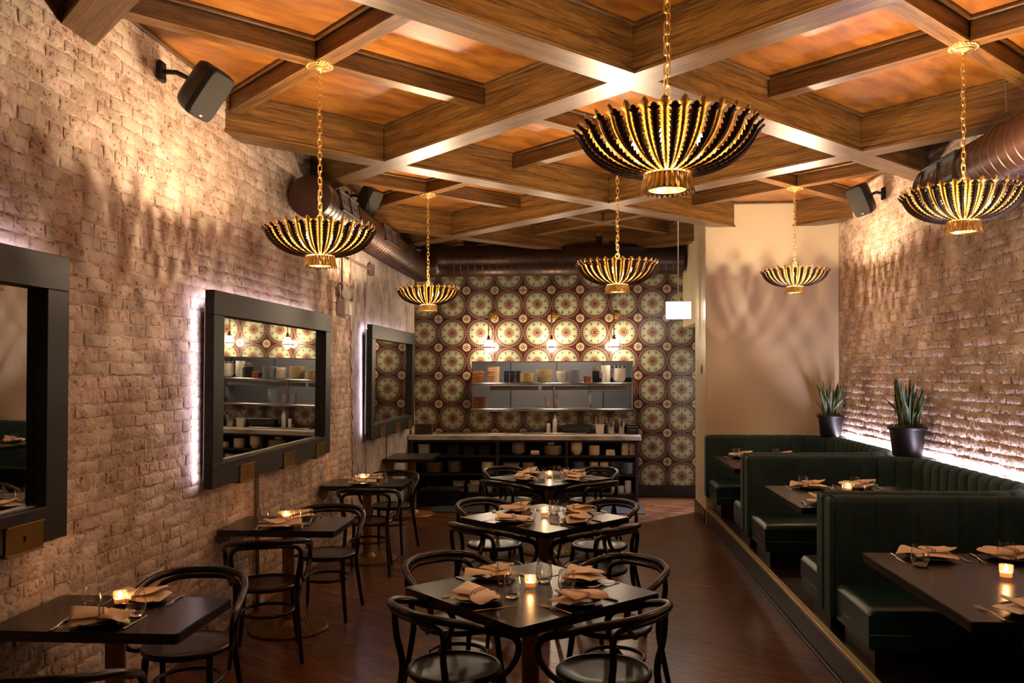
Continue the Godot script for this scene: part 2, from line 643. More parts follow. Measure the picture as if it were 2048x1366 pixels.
# ---------------------------------------------------------------- brick and tile walls
func brick_mesh(len_: float, hgt: float, seed_: int) -> ArrayMesh:
	# one hand-made brick, front towards +z, back at z = 0: worn arrises and a face that is not quite flat
	var r := RandomNumberGenerator.new()
	r.seed = seed_
	var m := MB.new()
	var t := r.randf_range(0.74, 1.0)
	m.col = Color(t, t * r.randf_range(0.93, 1.0), t * r.randf_range(0.86, 0.98))
	var rows := []
	var us := [0.0, 0.03, 0.2, 0.4, 0.6, 0.8, 0.97, 1.0]
	var vs := [0.0, 0.12, 0.5, 0.88, 1.0]
	for b in vs.size():
		var row := []
		for a in us.size():
			var edge: bool = a == 0 or a == us.size() - 1 or b == 0 or b == vs.size() - 1
			var x: float = (us[a] - 0.5) * len_ + r.randf_range(-0.004, 0.004)
			var y: float = (vs[b] - 0.5) * hgt + r.randf_range(-0.003, 0.003)
			var z := -0.0018 if edge else 0.0034 + r.randf_range(-0.0018, 0.0024)
			row.append(Vector3(x, y, z))
		rows.append(row)
	m.grid(rows)
	# chipped arrises: the paint is gone and the brown brick shows, here and there
	for b in vs.size():
		for a in us.size():
			var end: bool = a == 0 or a == us.size() - 1
			if (end and r.randf() < 0.5) or ((b == 0 or b == vs.size() - 1) and r.randf() < 0.28):
				m.c[b * us.size() + a] = Color(0.16, 0.075, 0.04) * r.randf_range(0.8, 1.8)
			elif r.randf() < 0.04:
				m.c[b * us.size() + a] = m.col * 0.55
	return m.mesh()

func brick_wall(wall: Node3D, x: float, sgn: float, d0: float, d1: float, y0: float, y1: float, shown: Callable) -> void:
	# courses of old common brick; the 300 that show largest are single bricks, the rest one joined field
	var course := 0.0705
	var pitch := 0.222
	var whole := []
	var half := []
	for k in 16:
		whole.append(brick_mesh(0.216, 0.0655, 100 + k))
	for k in 7:
		half.append(brick_mesh(0.105, 0.0655, 200 + k))
	var basis := Basis(Vector3(0, 0, -sgn), Vector3.UP, Vector3(sgn, 0, 0))
	var field := SurfaceTool.new()
	field.begin(Mesh.PRIMITIVE_TRIANGLES)
	var placed := []
	var row := 0
	var y := y0 + course / 2.0
	while y < y1:
		var header := row % 6 == 5
		var step := pitch / 2.0 if header else pitch
		var d := d0 + (0.0 if row % 2 == 0 else pitch / 2.0) + rng.randf_range(-0.02, 0.02)
		while d < d1 - step * 0.4:
			var jig := Vector3(sgn * rng.randf_range(-0.003, 0.003), rng.randf_range(-0.003, 0.003), rng.randf_range(-0.004, 0.004))
			var me: ArrayMesh = half[rng.randi() % 7] if header else whole[rng.randi() % 16]
			var tf := Transform3D(basis * Basis(Vector3(0, 0, 1), rng.randf_range(-0.02, 0.02)), P(x, y, d) + jig)
			placed.append([shown.call(y, d), me, tf])
			d += step
		y += course
		row += 1
	placed.sort_custom(func(a, b): return a[0] > b[0])
	for k in placed.size():
		var b: Array = placed[k]
		if k < 300 and b[0] > 0.0:
			part(wall, "brick", b[1], M.brick, b[2].origin, b[2].basis)
		else:
			field.append_from(b[1], 0, b[2])
	var f := part(wall, "brickwork", field.commit(), M.brick)
	f.set_meta("kind", "stuff")

func tiles(wall: Node3D) -> void:
	var s := 0.2032
	var tx := -2.1768
	var ty := 2.33
	var shared := {}
	for cx in range(-1, 20):
		for ry in range(-6, 11):
			var a := Rect2(tx + cx * s, ty - (ry + 1) * s, s, s)
			var keep := [a]
			a = a.intersection(Rect2(XL, 0.165, 1.95 - XL, 3.4))
			if a.size.x < 0.01 or a.size.y < 0.01:
				continue
			if a.end.y < 0.86 and a.end.x < 0.80:
				continue        # behind the shelves of the counter
			keep = [a]
			var hole := Rect2(-1.492, 1.222, 0.803 + 1.492, 1.9236 - 1.222)
			if a.intersects(hole):
				var cut := a.intersection(hole)
				keep = []
				if cut.size.x * cut.size.y < 1e-4:
					keep = [a]
				else:
					if cut.position.x - a.position.x > 0.006:
						keep.append(Rect2(a.position.x, a.position.y, cut.position.x - a.position.x, a.size.y))
					if a.end.x - cut.end.x > 0.006:
						keep.append(Rect2(cut.end.x, a.position.y, a.end.x - cut.end.x, a.size.y))
					if cut.position.y - a.position.y > 0.006:
						keep.append(Rect2(cut.position.x, a.position.y, cut.size.x, cut.position.y - a.position.y))
			for r: Rect2 in keep:
				var full: bool = absf(r.size.x - s) < 1e-4 and absf(r.size.y - s) < 1e-4
				var key := "%d%d" % [posmod(cx, 2), posmod(ry, 2)] if full else "%f%f%f%f" % [r.position.x, r.position.y, r.size.x, r.size.y]
				if not shared.has(key):
					shared[key] = tile_mesh(r, tx, ty, s * 2.0)
				part(wall, "tile", shared[key], M.tile, P(r.get_center().x, r.get_center().y, DB - 0.012 + rng.randf_range(-0.0012, 0.0012)))

func tile_mesh(r: Rect2, tx: float, ty: float, per: float) -> ArrayMesh:
	var m := MB.new()
	var h := r.size / 2.0 - Vector2.ONE * 0.0011
	var b := 0.0016
	var inner := []
	var outer := []
	for k in [[-1, -1], [1, -1], [1, 1], [-1, 1]]:
		inner.append(Vector3(k[0] * (h.x - b), k[1] * (h.y - b), 0.012))
		outer.append(Vector3(k[0] * h.x, k[1] * h.y, 0.010))
	var uv := func(p: Vector3) -> Vector2:
		return Vector2((r.get_center().x + p.x - tx) / per + 0.5, 0.5 - (r.get_center().y + p.y - ty) / per)
	m.flat(inner, Vector3(0, 0, 1), inner.map(uv))
	for k in 4:
		var k2 := (k + 1) % 4
		var e := [inner[k], inner[k2], outer[k2], outer[k]]
		m.flat(e, outer[k] + outer[k2] + Vector3(0, 0, 0.01), e.map(uv))
		var back := [outer[k], outer[k2], outer[k2] * Vector3(1, 1, 0), outer[k] * Vector3(1, 1, 0)]
		m.flat(back, outer[k] + outer[k2], back.map(uv))
	return m.mesh()

func slab(parent: Node3D, called: String, a: Vector3, b: Vector3, m: Material, bv := 0.0) -> MeshInstance3D:
	var s := MB.new()
	s.box(Vector3.ZERO, (b - a).abs(), bv)
	return part(parent, called, s, m, (a + b) / 2.0)

func on_frame(x: float, y: float, d: float) -> Vector2:
	# about where a point falls in the 2048 x 1366 frame; used only to choose which bricks are single parts
	var c := cos(0.0729)
	var s := sin(0.0729)
	var w := d * c - x * s
	return Vector2(1028.6 + 1697.0 * (x * c + d * s) / maxf(w, 0.01), 748.0 - 1697.0 * (y - 1.779) / maxf(w, 0.01))

func build_shell() -> void:
	# floor
	var fl := struct("floor", "narrow reddish brown hardwood boards laid at a slant")
	slab(fl, "sub_floor", P(XL - 0.5, -0.12, DF - 0.2), P(XR + 0.3, -0.02, 15.0), M.sub_floor)
	build_boards(fl)
	# platform
	slab(fl, "platform_top", P(SX + 0.012, PLAT - 0.03, DF), P(XR, PLAT, DP + 0.05), M.riser)
	slab(fl, "platform_riser", P(SX, -0.02, DF), P(SX + 0.03, PLAT - 0.012, DP + 0.1), M.riser, 0.003)
	slab(fl, "riser_shoe", P(SX - 0.012, 0.0, DF), P(SX, 0.018, DP + 0.1), M.riser, 0.003)
	var nose := struct("trim_1", "ribbed brass nosing along the platform edge")
	var m := MB.new()
	m.box(Vector3(0, 0, 0), Vector3(0.045, 0.012, DP - DF), 0.003)
	m.box(Vector3(-0.0205, -0.012, 0), Vector3(0.005, 0.024, DP - DF), 0.002)
	for k in 4:
		m.box(Vector3(-0.012 + k * 0.009, 0.007, 0), Vector3(0.004, 0.004, DP - DF), 0.001)
	part(nose, "nosing", m, M.brass, P(SX + 0.021, PLAT, (DP + DF) / 2.0))

	# left wall: brick, then old plaster towards the back
	var wl := struct("wall_left", "whitewashed old brick wall with three mirrors, plastered near the back")
	slab(wl, "mortar_bed", P(XL - 0.3, 0, DF), P(XL + 0.001, TOP, 8.86), M.mortar)
	slab(wl, "wall_core", P(XL - 0.3, 0, 8.86), P(XL - 0.01, TOP, DB + 0.3), M.plaster)
	brick_wall(wl, XL + 0.001, 1.0, 1.4, 8.84, 0.0, TOP - 0.05, func(y, d):
		var p := on_frame(left_x(d), y, d)
		if p.x < -5 or p.y < -10 or p.y > 1376 or (d < 3.6 and y > 1.08 and y < 2.28) or (d > 5.35 and d < 7.6 and y > 1.08 and y < 2.28):
			return 0.0
		return 1.0 / d)
	# ragged plaster skin, proud of the brick, and a flat pilaster beside the tiles
	var edge := PackedVector2Array()
	edge.append(Vector2(12.109, 0.0))
	edge.append(Vector2(12.109, TOP))
	var yy := TOP
	while yy > 0.0:
		edge.append(Vector2(8.83 + rng.randf_range(-0.035, 0.045) + 0.03 * sin(yy * 2.1), yy))
		yy -= 0.055
	edge.append(Vector2(8.84, 0.0))
	var ps := MB.new()
	ps.prism(edge, -0.012, 0.012)
	part(wl, "plaster_skin", ps, M.plaster, Vector3(XL + 0.002, 0, 0), Basis(Vector3(0, 0, -1), Vector3(1, 0, 0), Vector3(0, 1, 0)))
	slab(wl, "pilaster", P(XL, 0, 9.34), P(XL + 0.03, TOP, 11.86), M.plaster, 0.004)
	wl.transform = Transform3D(Basis.IDENTITY, P(XL, 0, DB)) * Transform3D(Basis(Vector3.UP, -SKEW), Vector3.ZERO) * Transform3D(Basis.IDENTITY, -P(XL, 0, DB))
	slab(wl, "corner_strip", P(XL, 0.0, 11.9), P(XL + 0.022, TOP, 12.05), M.beige, 0.003)

	# right wall
	var wr := struct("wall_right", "whitewashed old brick wall above the green booths")
	slab(wr, "mortar_bed", P(XR - 0.001, 0, DF), P(XR + 0.3, TOP, 13.0), M.mortar)
	brick_wall(wr, XR - 0.001, -1.0, 4.6, DP, 0.9, TOP - 0.05, func(y, d):
		var p := on_frame(XR, y, d)
		return 0.0 if p.x > 2053 or p.y < 200 or y < 1.04 else 1.0 / d)
	# back wall: tiles round the pass
	var wb := struct("wall_back", "wall of patterned encaustic tiles round the kitchen pass")
	for r in [[XL - 0.3, -1.492, 0.0, TOP], [0.803, 2.6, 0.0, TOP], [-1.492, 0.803, 0.0, 1.222], [-1.492, 0.803, 1.9236, TOP]]:
		slab(wb, "wall_core", P(r[0], r[2], DB - 0.011), P(r[1], r[3], DB + 0.16), M.grout)
	tiles(wb)
	slab(wb, "tile_base", P(0.83, 0.0, DB - 0.012), P(1.95, 0.163, DB - 0.032), M.base_tile, 0.004)
	slab(wb, "upper_plaster", P(XL, 3.56, DB - 0.012), P(1.95, TOP, DB - 0.02), M.dark_plain)
	# front wall behind the camera
	var wf := struct("wall_front", "plain wall behind the camera")
	slab(wf, "wall_core", P(XL - 0.5, -0.1, DF), P(XR + 0.3, TOP, DF - 0.2), M.beige)

	# beige partition beside the passage; its side runs on over the doorway as a header
	var wp := struct("wall_partition", "smooth beige wall at the end of the booths")
	slab(wp, "wall_core", P(SX + 0.001, 0, DP), P(XR, TOP, DP + 0.86), M.beige, 0.003)
	slab(wp, "side_skin", P(SX - 0.006, 0.0, DP + 0.002), P(SX + 0.001, TOP, DP + 0.86), M.beige)
	slab(wp, "header", P(SX, 2.39, DP + 0.86), P(SX + 0.14, TOP, DB - 0.02), M.beige)
	var bb := struct("baseboard_partition", "dark brown baseboard on the partition side")
	slab(bb, "baseboard", P(SX - 0.02, 0.0, DP + 0.03), P(SX - 0.006, 0.17, DP + 0.87), M.riser, 0.004)
	# passage beyond the doorway
	var wc := struct("wall_passage", "pale walls of the short passage beside the tiles")
	slab(wc, "wall_core", P(2.5, 0, DP + 0.86), P(2.6, 2.9, DB), M.white_trim)
	slab(wc, "passage_ceiling", P(SX + 0.14, 2.75, DP + 0.86), P(2.5, 2.85, DB), M.white_trim)
	slab(wc, "door_casing", P(1.715, 0.17, DB - 0.034), P(1.80, 2.42, DB - 0.075), M.white_trim, 0.006)

	# kitchen behind the pass
	var wk := struct("wall_kitchen", "stainless lined kitchen wall seen through the pass")
	slab(wk, "steel_lining", P(-2.3, 0.4, 13.35), P(1.8, 2.9, 13.4), M.dull_steel)
	slab(wk, "side_lining", P(-2.3, 0.4, DB + 0.16), P(-2.2, 2.9, 13.4), M.white_trim)
	slab(wk, "side_lining", P(1.7, 0.4, DB + 0.16), P(1.8, 2.9, 13.4), M.dull_steel)
	slab(wk, "kitchen_ceiling", P(-2.3, 2.9, DB + 0.1), P(1.8, 3.0, 13.4), M.white_trim)
	slab(wk, "worktop", P(-2.3, 0.35, DB + 0.1), P(1.8, 0.45, 13.4), M.dull_steel)
	for k in 5:
		slab(wk, "lining_seam", P(-1.75 + k * 0.72, 0.45, 13.34), P(-1.742 + k * 0.72, 2.85, 13.352), M.steel)
	for r in [[-1.492, -1.478, 1.222, 1.9236], [0.789, 0.803, 1.222, 1.9236], [-1.492, 0.803, 1.912, 1.9236]]:
		slab(wk, "pass_lining", P(r[0], r[2], DB - 0.006), P(r[1], r[3], DB + 0.17), M.steel)

func build_boards(fl: Node3D) -> void:
	# 57 mm strip boards at a slant; each shows under ten pixels across, so they are joined into one part
	var m := MB.new()
	var ang := deg_to_rad(33.0)
	var dir := Vector2(cos(ang), -sin(ang))       # (x, d): to the right and nearer
	var across := Vector2(sin(ang), cos(ang))
	var room := PackedVector2Array([Vector2(left_x(0.4), 0.4), Vector2(SX, 0.4), Vector2(SX, DP + 0.86), Vector2(2.5, DP + 0.86), Vector2(2.5, DB), Vector2(XL, DB)])
	var org := Vector2(XL, 0.4)
	var w := 0.057
	var k := 0
	var s0 := -6.0
	var cr := -2.5
	while cr < 12.5:
		var a := s0 + rng.randf_range(0.0, 0.9)
		while a < 6.5:
			var l := rng.randf_range(0.45, 1.5)
			var q := PackedVector2Array()
			for e in [[a, 0.0], [a + l, 0.0], [a + l, 1.0], [a, 1.0]]:
				q.append(org + dir * (e[0] + (0.0006 if e[0] == a else -0.0006)) + across * (cr + w * e[1] + (0.0007 if e[1] == 0.0 else -0.0007)))
			var t := rng.randf_range(0.55, 1.0)
			m.col = Color(t, t * rng.randf_range(0.90, 1.0), t * rng.randf_range(0.84, 1.0))
			var h := rng.randf_range(-0.0005, 0.0005)
			for piece in Geometry2D.intersect_polygons(q, room):
				var pts := []
				for p: Vector2 in piece:
					pts.append(P(p.x, h, p.y))
				m.flat(pts, Vector3.UP)
				for j in pts.size():
					var e0: Vector3 = pts[j]
					var e1: Vector3 = pts[(j + 1) % pts.size()]
					m.flat([e0, e1, e1 - Vector3(0, 0.004, 0), e0 - Vector3(0, 0.004, 0)], (e1 - e0).cross(Vector3.UP))
			a += l
		cr += w
		k += 1
	# turn the whole mesh so that local x runs along the boards: the grain follows
	var tb := Basis(Vector3.UP, -ang)
	var inv := tb.inverse()
	for j in m.v.size():
		m.v[j] = inv * m.v[j]
		m.n[j] = inv * m.n[j]
	var o := part(fl, "floor_boards", m, M.floor_board, Vector3.ZERO, tb)
	o.set_meta("kind", "stuff")

# ---------------------------------------------------------------- coffered ceiling
func build_ceiling() -> void:
	var cl := struct("ceiling", "diagonal coffered ceiling of brown stained beams and plywood panels")
	slab(cl, "slab", P(XL - 0.5, TOP, DF - 0.2), P(XR + 0.3, TOP + 0.15, 15.0), M.dark_plain)
	var room := PackedVector2Array([Vector2(left_x(DF) + 0.004, DF), Vector2(XR - 0.004, DF), Vector2(XR - 0.004, DP - 0.002), Vector2(SX - 0.002, DP - 0.002), Vector2(SX - 0.002, DB - 0.03), Vector2(XL + 0.004, DB - 0.03)])
	var edges := {}
	var diamonds := [[0, 0], [0, -2], [-1, -1], [1, -1], [-1, 1], [1, 1], [0, 2], [-1, -3], [1, -3], [0, -4], [-1, 3]]
	for c in diamonds:
		var vx := [[c[0] + 1, c[1]], [c[0], c[1] + 1], [c[0] - 1, c[1]], [c[0], c[1] - 1]]
		for k in 4:
			var a: Array = vx[k]
			var b: Array = vx[(k + 1) % 4]
			var key := "%d,%d" % [a[0] + b[0], a[1] + b[1]]
			if not edges.has(key):
				edges[key] = [node_at(a), node_at(b)]
	var bot := 3.438
	for key in edges:
		var a: Vector2 = edges[key][0]
		var b: Vector2 = edges[key][1]
		if (b - a).x * (b - a).y > 0.0:        # these butt against the beams that run through
			var e := (b - a).normalized() * 0.1015
			a += e
			b -= e
		beam(cl, "beam", a, b, 0.19, bot, 3.79, 0.012, M.beam, room)
	for c in diamonds:
		var ce := node_at(c)
		var h2 := LH / 2.0
		var far_end := h2 - 0.063
		beam(cl, "rafter", ce - Vector2(1, 1) * far_end, ce + Vector2(1, 1) * far_end, 0.099, 3.588, 3.75, 0.008, M.rafter, room)
		for s in [-1.0, 1.0]:
			beam(cl, "rafter", ce + Vector2(1, -1) * (s * 0.0375), ce + Vector2(1, -1) * (s * far_end), 0.099, 3.588, 3.75, 0.008, M.rafter, room)
		# four panels between the cross of rafters
		for q in 4:
			var u := Vector2(1, 1).rotated(q * PI / 2.0).normalized()
			var w := Vector2(-u.y, u.x)
			var lo := 0.049
			var hi := LH / sqrt(2.0) - 0.093
			var poly := PackedVector2Array([ce + u * lo + w * lo, ce + u * hi + w * lo, ce + u * hi + w * hi, ce + u * lo + w * hi])
			for piece in Geometry2D.intersect_polygons(poly, room):
				var tf := oriented(u if q % 2 == 0 else w, ce)
				var m := MB.new()
				m.prism(local_poly(piece, tf), 3.724, 3.744)
				part(cl, "panel", m, M.ply, tf.origin, tf.basis)
				for k in piece.size():
					var a: Vector2 = piece[k]
					var b: Vector2 = piece[(k + 1) % piece.size()]
					if a.distance_to(b) > 0.05:
						var inn := (b - a).normalized()
						var nrm := Vector2(-inn.y, inn.x)
						if Geometry2D.is_point_in_polygon((a + b) / 2.0 - nrm * 0.02, piece):
							nrm = -nrm
						var mm := MB.new()
						var l := a.distance_to(b)
						var t2 := oriented(inn, (a + b) / 2.0 + nrm * 0.011)
						mm.box(Vector3(0, 3.711, 0), Vector3(l, 0.026, 0.022), 0.006)
						part(cl, "molding", mm, M.molding, t2.origin, t2.basis)

func node_at(a: Array) -> Vector2:
	return Vector2(LX + a[0] * LH, LD + a[1] * LH)

func oriented(dir: Vector2, at: Vector2) -> Transform3D:
	# local x along dir (x, d) in plan
	var x := Vector3(dir.x, 0, -dir.y).normalized()
	return Transform3D(Basis(x, Vector3.UP, x.cross(Vector3.UP)), P(at.x, 0, at.y))

func local_poly(poly: PackedVector2Array, tf: Transform3D) -> PackedVector2Array:
	var inv := tf.affine_inverse()
	var out := PackedVector2Array()
	for p in poly:
		var q := inv * P(p.x, 0, p.y)
		out.append(Vector2(q.x, q.z))
	return out

func beam(parent: Node3D, called: String, a: Vector2, b: Vector2, w: float, y0: float, y1: float, lip: float, m: Material, room: PackedVector2Array) -> void:
	var dir := (b - a).normalized()
	var nr := Vector2(-dir.y, dir.x)
	var tf := oriented(dir, (a + b) / 2.0)
	var out := MB.new()
	for e in [[w / 2.0 - 0.007, y0 + 0.019, y1], [w / 2.0 + lip * 0.5, y0, y0 + 0.019]]:
		var poly := PackedVector2Array([a + nr * e[0], b + nr * e[0], b - nr * e[0], a - nr * e[0]])
		for piece in Geometry2D.intersect_polygons(poly, room):
			out.prism(local_poly(piece, tf), e[1], e[2])
	if out.v.size():
		part(parent, called, out, m, tf.origin, tf.basis)

# ---------------------------------------------------------------- chandeliers
func bowl_at(t: float) -> Vector2:
	# the bowl's profile (radius, height over the collar top), t = 0 at the collar, 1 at the rim
	var a := deg_to_rad(76.0) * t
	return Vector2(0.082 + 0.234 * sin(a) / sin(deg_to_rad(76.0)), 0.008 + 0.132 * (1.0 - cos(a)) / (1.0 - cos(deg_to_rad(76.0))))

func leaf_mesh(count: int, inset: float, width: float, crown: float, brown_outside: bool) -> ArrayMesh:
	# a long pressed-metal acanthus blade with toothed, upturned edges, lying on the bowl at angle 0 (towards +x)
	var m := MB.new()
	var rows := []
	var teeth := 14
	var steps := teeth * 2
	for k in steps + 1:
		var t := float(k) / steps
		var p := bowl_at(t) - Vector2(inset * (0.35 + 0.65 * t), -inset * 0.5)
		var sp := TAU * p.x / count
		var w := sp * width * (1.0 if k % 2 == 1 else 0.62)
		var q := p + (bowl_at(minf(t + 0.03, 1.0)) - bowl_at(t)) * (1.0 if k % 2 == 1 else 0.0)    # tooth points lean up the blade
		var cup := (0.004 + 0.007 * t) * (1.3 if k % 2 == 1 else 0.8)
		rows.append([Vector3(q.x - cup * 1.1, q.y + cup * 0.7, -w), Vector3(p.x - cup * 0.25, p.y, -w * 0.5), Vector3(p.x, p.y, 0), Vector3(p.x - cup * 0.25, p.y, w * 0.5), Vector3(q.x - cup * 1.1, q.y + cup * 0.7, w)])
	# the free tip: a crown of three points that rolls a little outwards
	var r1 := bowl_at(1.0) - Vector2(inset, -inset * 0.5)
	var sp1 := TAU * r1.x / count * width
	for e in [[0.004, 0.010, 0.72], [0.012, 0.020, 1.22], [0.013, 0.022, 0.62], [0.018, 0.032, 0.50], [0.022, 0.040, 0.05]]:
		var x: float = r1.x + e[0]
		var y: float = r1.y + e[1] * crown
		var w: float = sp1 * e[2]
		rows.append([Vector3(x - 0.004, y + 0.004, -w), Vector3(x - 0.001, y, -w * 0.5), Vector3(x, y, 0), Vector3(x - 0.001, y, w * 0.5), Vector3(x - 0.004, y + 0.004, w)])
	m.grid(rows)
	var out := m.mesh()
	out.surface_set_material(0, M.gold)
	if brown_outside:
		# the outside of the sheet is a darker brown than the gold inside
		var back := MB.new()
		var off := []
		for r in rows:
			var row := []
			for p: Vector3 in r:
				row.append(p + Vector3(0.0012, -0.0010, 0))
			off.append(row)
		back.grid(off)
		var a := []
		a.resize(Mesh.ARRAY_MAX)
		a[Mesh.ARRAY_VERTEX] = back.v
		a[Mesh.ARRAY_NORMAL] = back.n
		a[Mesh.ARRAY_TEX_UV] = back.u
		a[Mesh.ARRAY_COLOR] = back.c
		a[Mesh.ARRAY_INDEX] = back.i
		out.add_surface_from_arrays(Mesh.PRIMITIVE_TRIANGLES, a)
		out.surface_set_material(1, M.leaf_outside)
	return out

func link_mesh() -> ArrayMesh:
	var m := MB.new()
	var pts := []
	for k in 16:
		var a := TAU * k / 16.0
		pts.append(Vector3(0.0105 * cos(a), 0.0125 * signf(sin(a)) * minf(1.0, absf(sin(a)) * 3.0) + 0.0105 * sin(a), 0))
	m.tube(pts, [0.0029], 6, true)
	return m.mesh()

func make_chandelier(at: Vector2, label: String) -> Node3D:
	var bottom := 2.402 if at.y > 3.5 else 2.425
	if at.x > 1.0:
		bottom = 2.55        # over the platform they hang higher
	var root := thing("chandelier", label, "chandelier", P(at.x, bottom, at.y), 0.0, "gold leaf chandeliers on chains")
	# collar: two rings of small leaves round a band
	var col := MB.new()
	col.lathe([[0.066, 0.004], [0.072, 0.0], [0.082, 0.025], [0.077, 0.046], [0.085, 0.056], [0.080, 0.060], [0.072, 0.054], [0.068, 0.025], [0.066, 0.004]], 40)
	part(root, "collar", col, M.gold)
	var fr := MB.new()
	for k in 30:
		fr.xf = Transform3D(Basis(Vector3.UP, TAU * k / 30.0), Vector3.ZERO)
		var rows := []
		for e in [[0.084, 0.058, 0.0055], [0.087, 0.042, 0.0075], [0.0885, 0.027, 0.0065], [0.092, 0.011, 0.0078], [0.096, 0.000, 0.005], [0.099, -0.009, 0.0004]]:
			rows.append([Vector3(e[0] - 0.003, e[1], -e[2]), Vector3(e[0] + 0.0015, e[1], 0), Vector3(e[0] - 0.003, e[1], e[2])])
		fr.grid(rows)
	part(root, "collar_fringe", fr, M.gold)
	# an outer ring of blades, and an inner ring with taller crowns that shows in the gaps
	for k in 30:
		part(root, "leaf", G.leaf, null, Vector3(0, 0.054, 0), Basis(Vector3.UP, TAU * (k + 0.37) / 30.0))
		part(root, "inner_leaf", G.leaf_in, null, Vector3(0, 0.054, 0), Basis(Vector3.UP, TAU * (k + 0.87) / 30.0))
	# stem, arms, sockets and bulbs
	var st := MB.new()
	st.lathe([[0.0, 0.052], [0.022, 0.055], [0.022, 0.062], [0.016, 0.066], [0.010, 0.08], [0.010, 0.12], [0.022, 0.13], [0.022, 0.142], [0.009, 0.15], [0.009, 0.24], [0.016, 0.25], [0.012, 0.268], [0.0, 0.272]], 20)
	st.box(Vector3(0, 0.058, 0), Vector3(0.145, 0.004, 0.010), 0.001)
	st.box(Vector3(0, 0.058, 0), Vector3(0.010, 0.004, 0.145), 0.001)
	part(root, "stem", st, M.chain)
	var lp := MB.new()
	var ring := []
	for k in 16:
		ring.append(Vector3(0.017 * cos(TAU * k / 16.0), 0.289 + 0.017 * sin(TAU * k / 16.0), 0))
	lp.tube(ring, [0.0032], 6, true)
	part(root, "loop", lp, M.chain)
	for k in 4:
		var a := TAU * (k + 0.2) / 4.0
		var dir := Vector3(cos(a), 0, sin(a))
		var arm := MB.new()
		arm.tube([Vector3(0, 0.136, 0), dir * 0.05 + Vector3(0, 0.118, 0), dir * 0.09 + Vector3(0, 0.092, 0), dir * 0.115 + Vector3(0, 0.092, 0), dir * 0.12 + Vector3(0, 0.106, 0)], [0.0045], 6)
		var ap := part(root, "arm", arm, M.chain)
		var so := MB.new()
		so.lathe([[0.0, 0.0], [0.016, 0.002], [0.016, 0.008], [0.0115, 0.01], [0.0115, 0.042], [0.0, 0.042]], 12)
		part(ap, "socket", so, M.chain, dir * 0.12 + Vector3(0, 0.100, 0))
		part(ap, "bulb", G.bulb, M.bulb, dir * 0.12 + Vector3(0, 0.138, 0))
		omni(root, dir * 0.12 + Vector3(0, 0.162, 0), Color(1.0, 0.88, 0.745), BULB, 0.012)
	# chain and canopy
	var top := 3.588 - bottom
	var y := 0.319
	var odd := 0
	var n_links := int((top - 0.045 - y) / 0.0365)
	var gap := (top - 0.045 - y) / n_links
	for k in n_links + 1:
		part(root, "chain_link", G.link, M.chain, Vector3(0, y + gap * k, 0), Basis(Vector3.UP, PI / 2.0 if k % 2 == 0 else 0.15))
	var wire := MB.new()
	var wp := []
	for k in 41:
		var t := k / 40.0
		wp.append(Vector3(0.012 * sin(t * 34.0), lerpf(0.27, top - 0.03, t), 0.012 * cos(t * 34.0)))
	wire.tube(wp, [0.0024], 5)
	part(root, "cord", wire, M.chain)
	var cn := MB.new()
	cn.lathe([[0.0, -0.052], [0.010, -0.05], [0.014, -0.038], [0.03, -0.030], [0.052, -0.026], [0.056, -0.019], [0.066, -0.017], [0.07, -0.009], [0.078, -0.006], [0.08, 0.0], [0.0, 0.0]], 32)
	for k in 24:
		var a := TAU * k / 24.0
		cn.xf = Transform3D(Basis.IDENTITY, Vector3(0.074 * cos(a), -0.008, 0.074 * sin(a)))
		cn.lathe([[0.0, -0.008], [0.006, -0.005], [0.008, 0.0], [0.006, 0.005], [0.0, 0.007]], 6)
	part(root, "canopy", cn, M.chain, Vector3(0, top, 0))
	return root

func build_chandeliers() -> void:
	G.leaf = leaf_mesh(30, 0.0, 0.275, 0.6, true)
	G.leaf_in = leaf_mesh(30, 0.016, 0.33, 1.05, false)
	G.link = link_mesh()
	var b := MB.new()
	b.lathe([[0.0, 0.0], [0.008, 0.0], [0.009, 0.006], [0.0145, 0.022], [0.0125, 0.036], [0.006, 0.05], [0.0, 0.056]], 12)
	G.bulb = b.mesh()
	for c in [[0, -2, "largest gold leaf chandelier, nearest, hanging above the centre tables"], [-1, -1, "gold leaf chandelier hanging close to the left brick wall"], [1, -1, "gold leaf chandelier in front of the brown duct at right"], [0, 0, "gold leaf chandelier hanging before the tiled wall, above the farthest centre tables"], [-1, 1, "small gold leaf chandelier in front of the left end of the tile wall"], [1, 1, "gold leaf chandelier hanging before the plain beige wall"]]:
		make_chandelier(node_at([c[0], c[1]]), c[2])

# ---------------------------------------------------------------- ducts, speakers, wall fittings
func duct_mesh(len_: float, r: float, end0: bool, end1: bool) -> MB:
	# spiral-seam duct along local x from 0 to len_
	var m := MB.new()
	m.xf = Transform3D(Basis(Vector3(0, -1, 0), Vector3(1, 0, 0), Vector3(0, 0, 1)), Vector3.ZERO)
	var prof := []
	if end0:
		prof += [[0.0, 0.0], [r - 0.012, 0.0], [r + 0.004, 0.004], [r + 0.004, 0.03]]
	var y := 0.03 if end0 else 0.0
	prof.append([r, y])
	while y < len_ - 0.12:
		y += 0.10
		prof += [[r, y], [r + 0.004, y + 0.004], [r + 0.004, y + 0.008], [r, y + 0.012]]
	prof.append([r, len_])
	if end1:
		prof += [[r + 0.004, len_], [r + 0.004, len_ + 0.02], [r - 0.04, len_ + 0.05], [0.0, len_ + 0.055]]
	m.lathe(prof, 40)
	return m

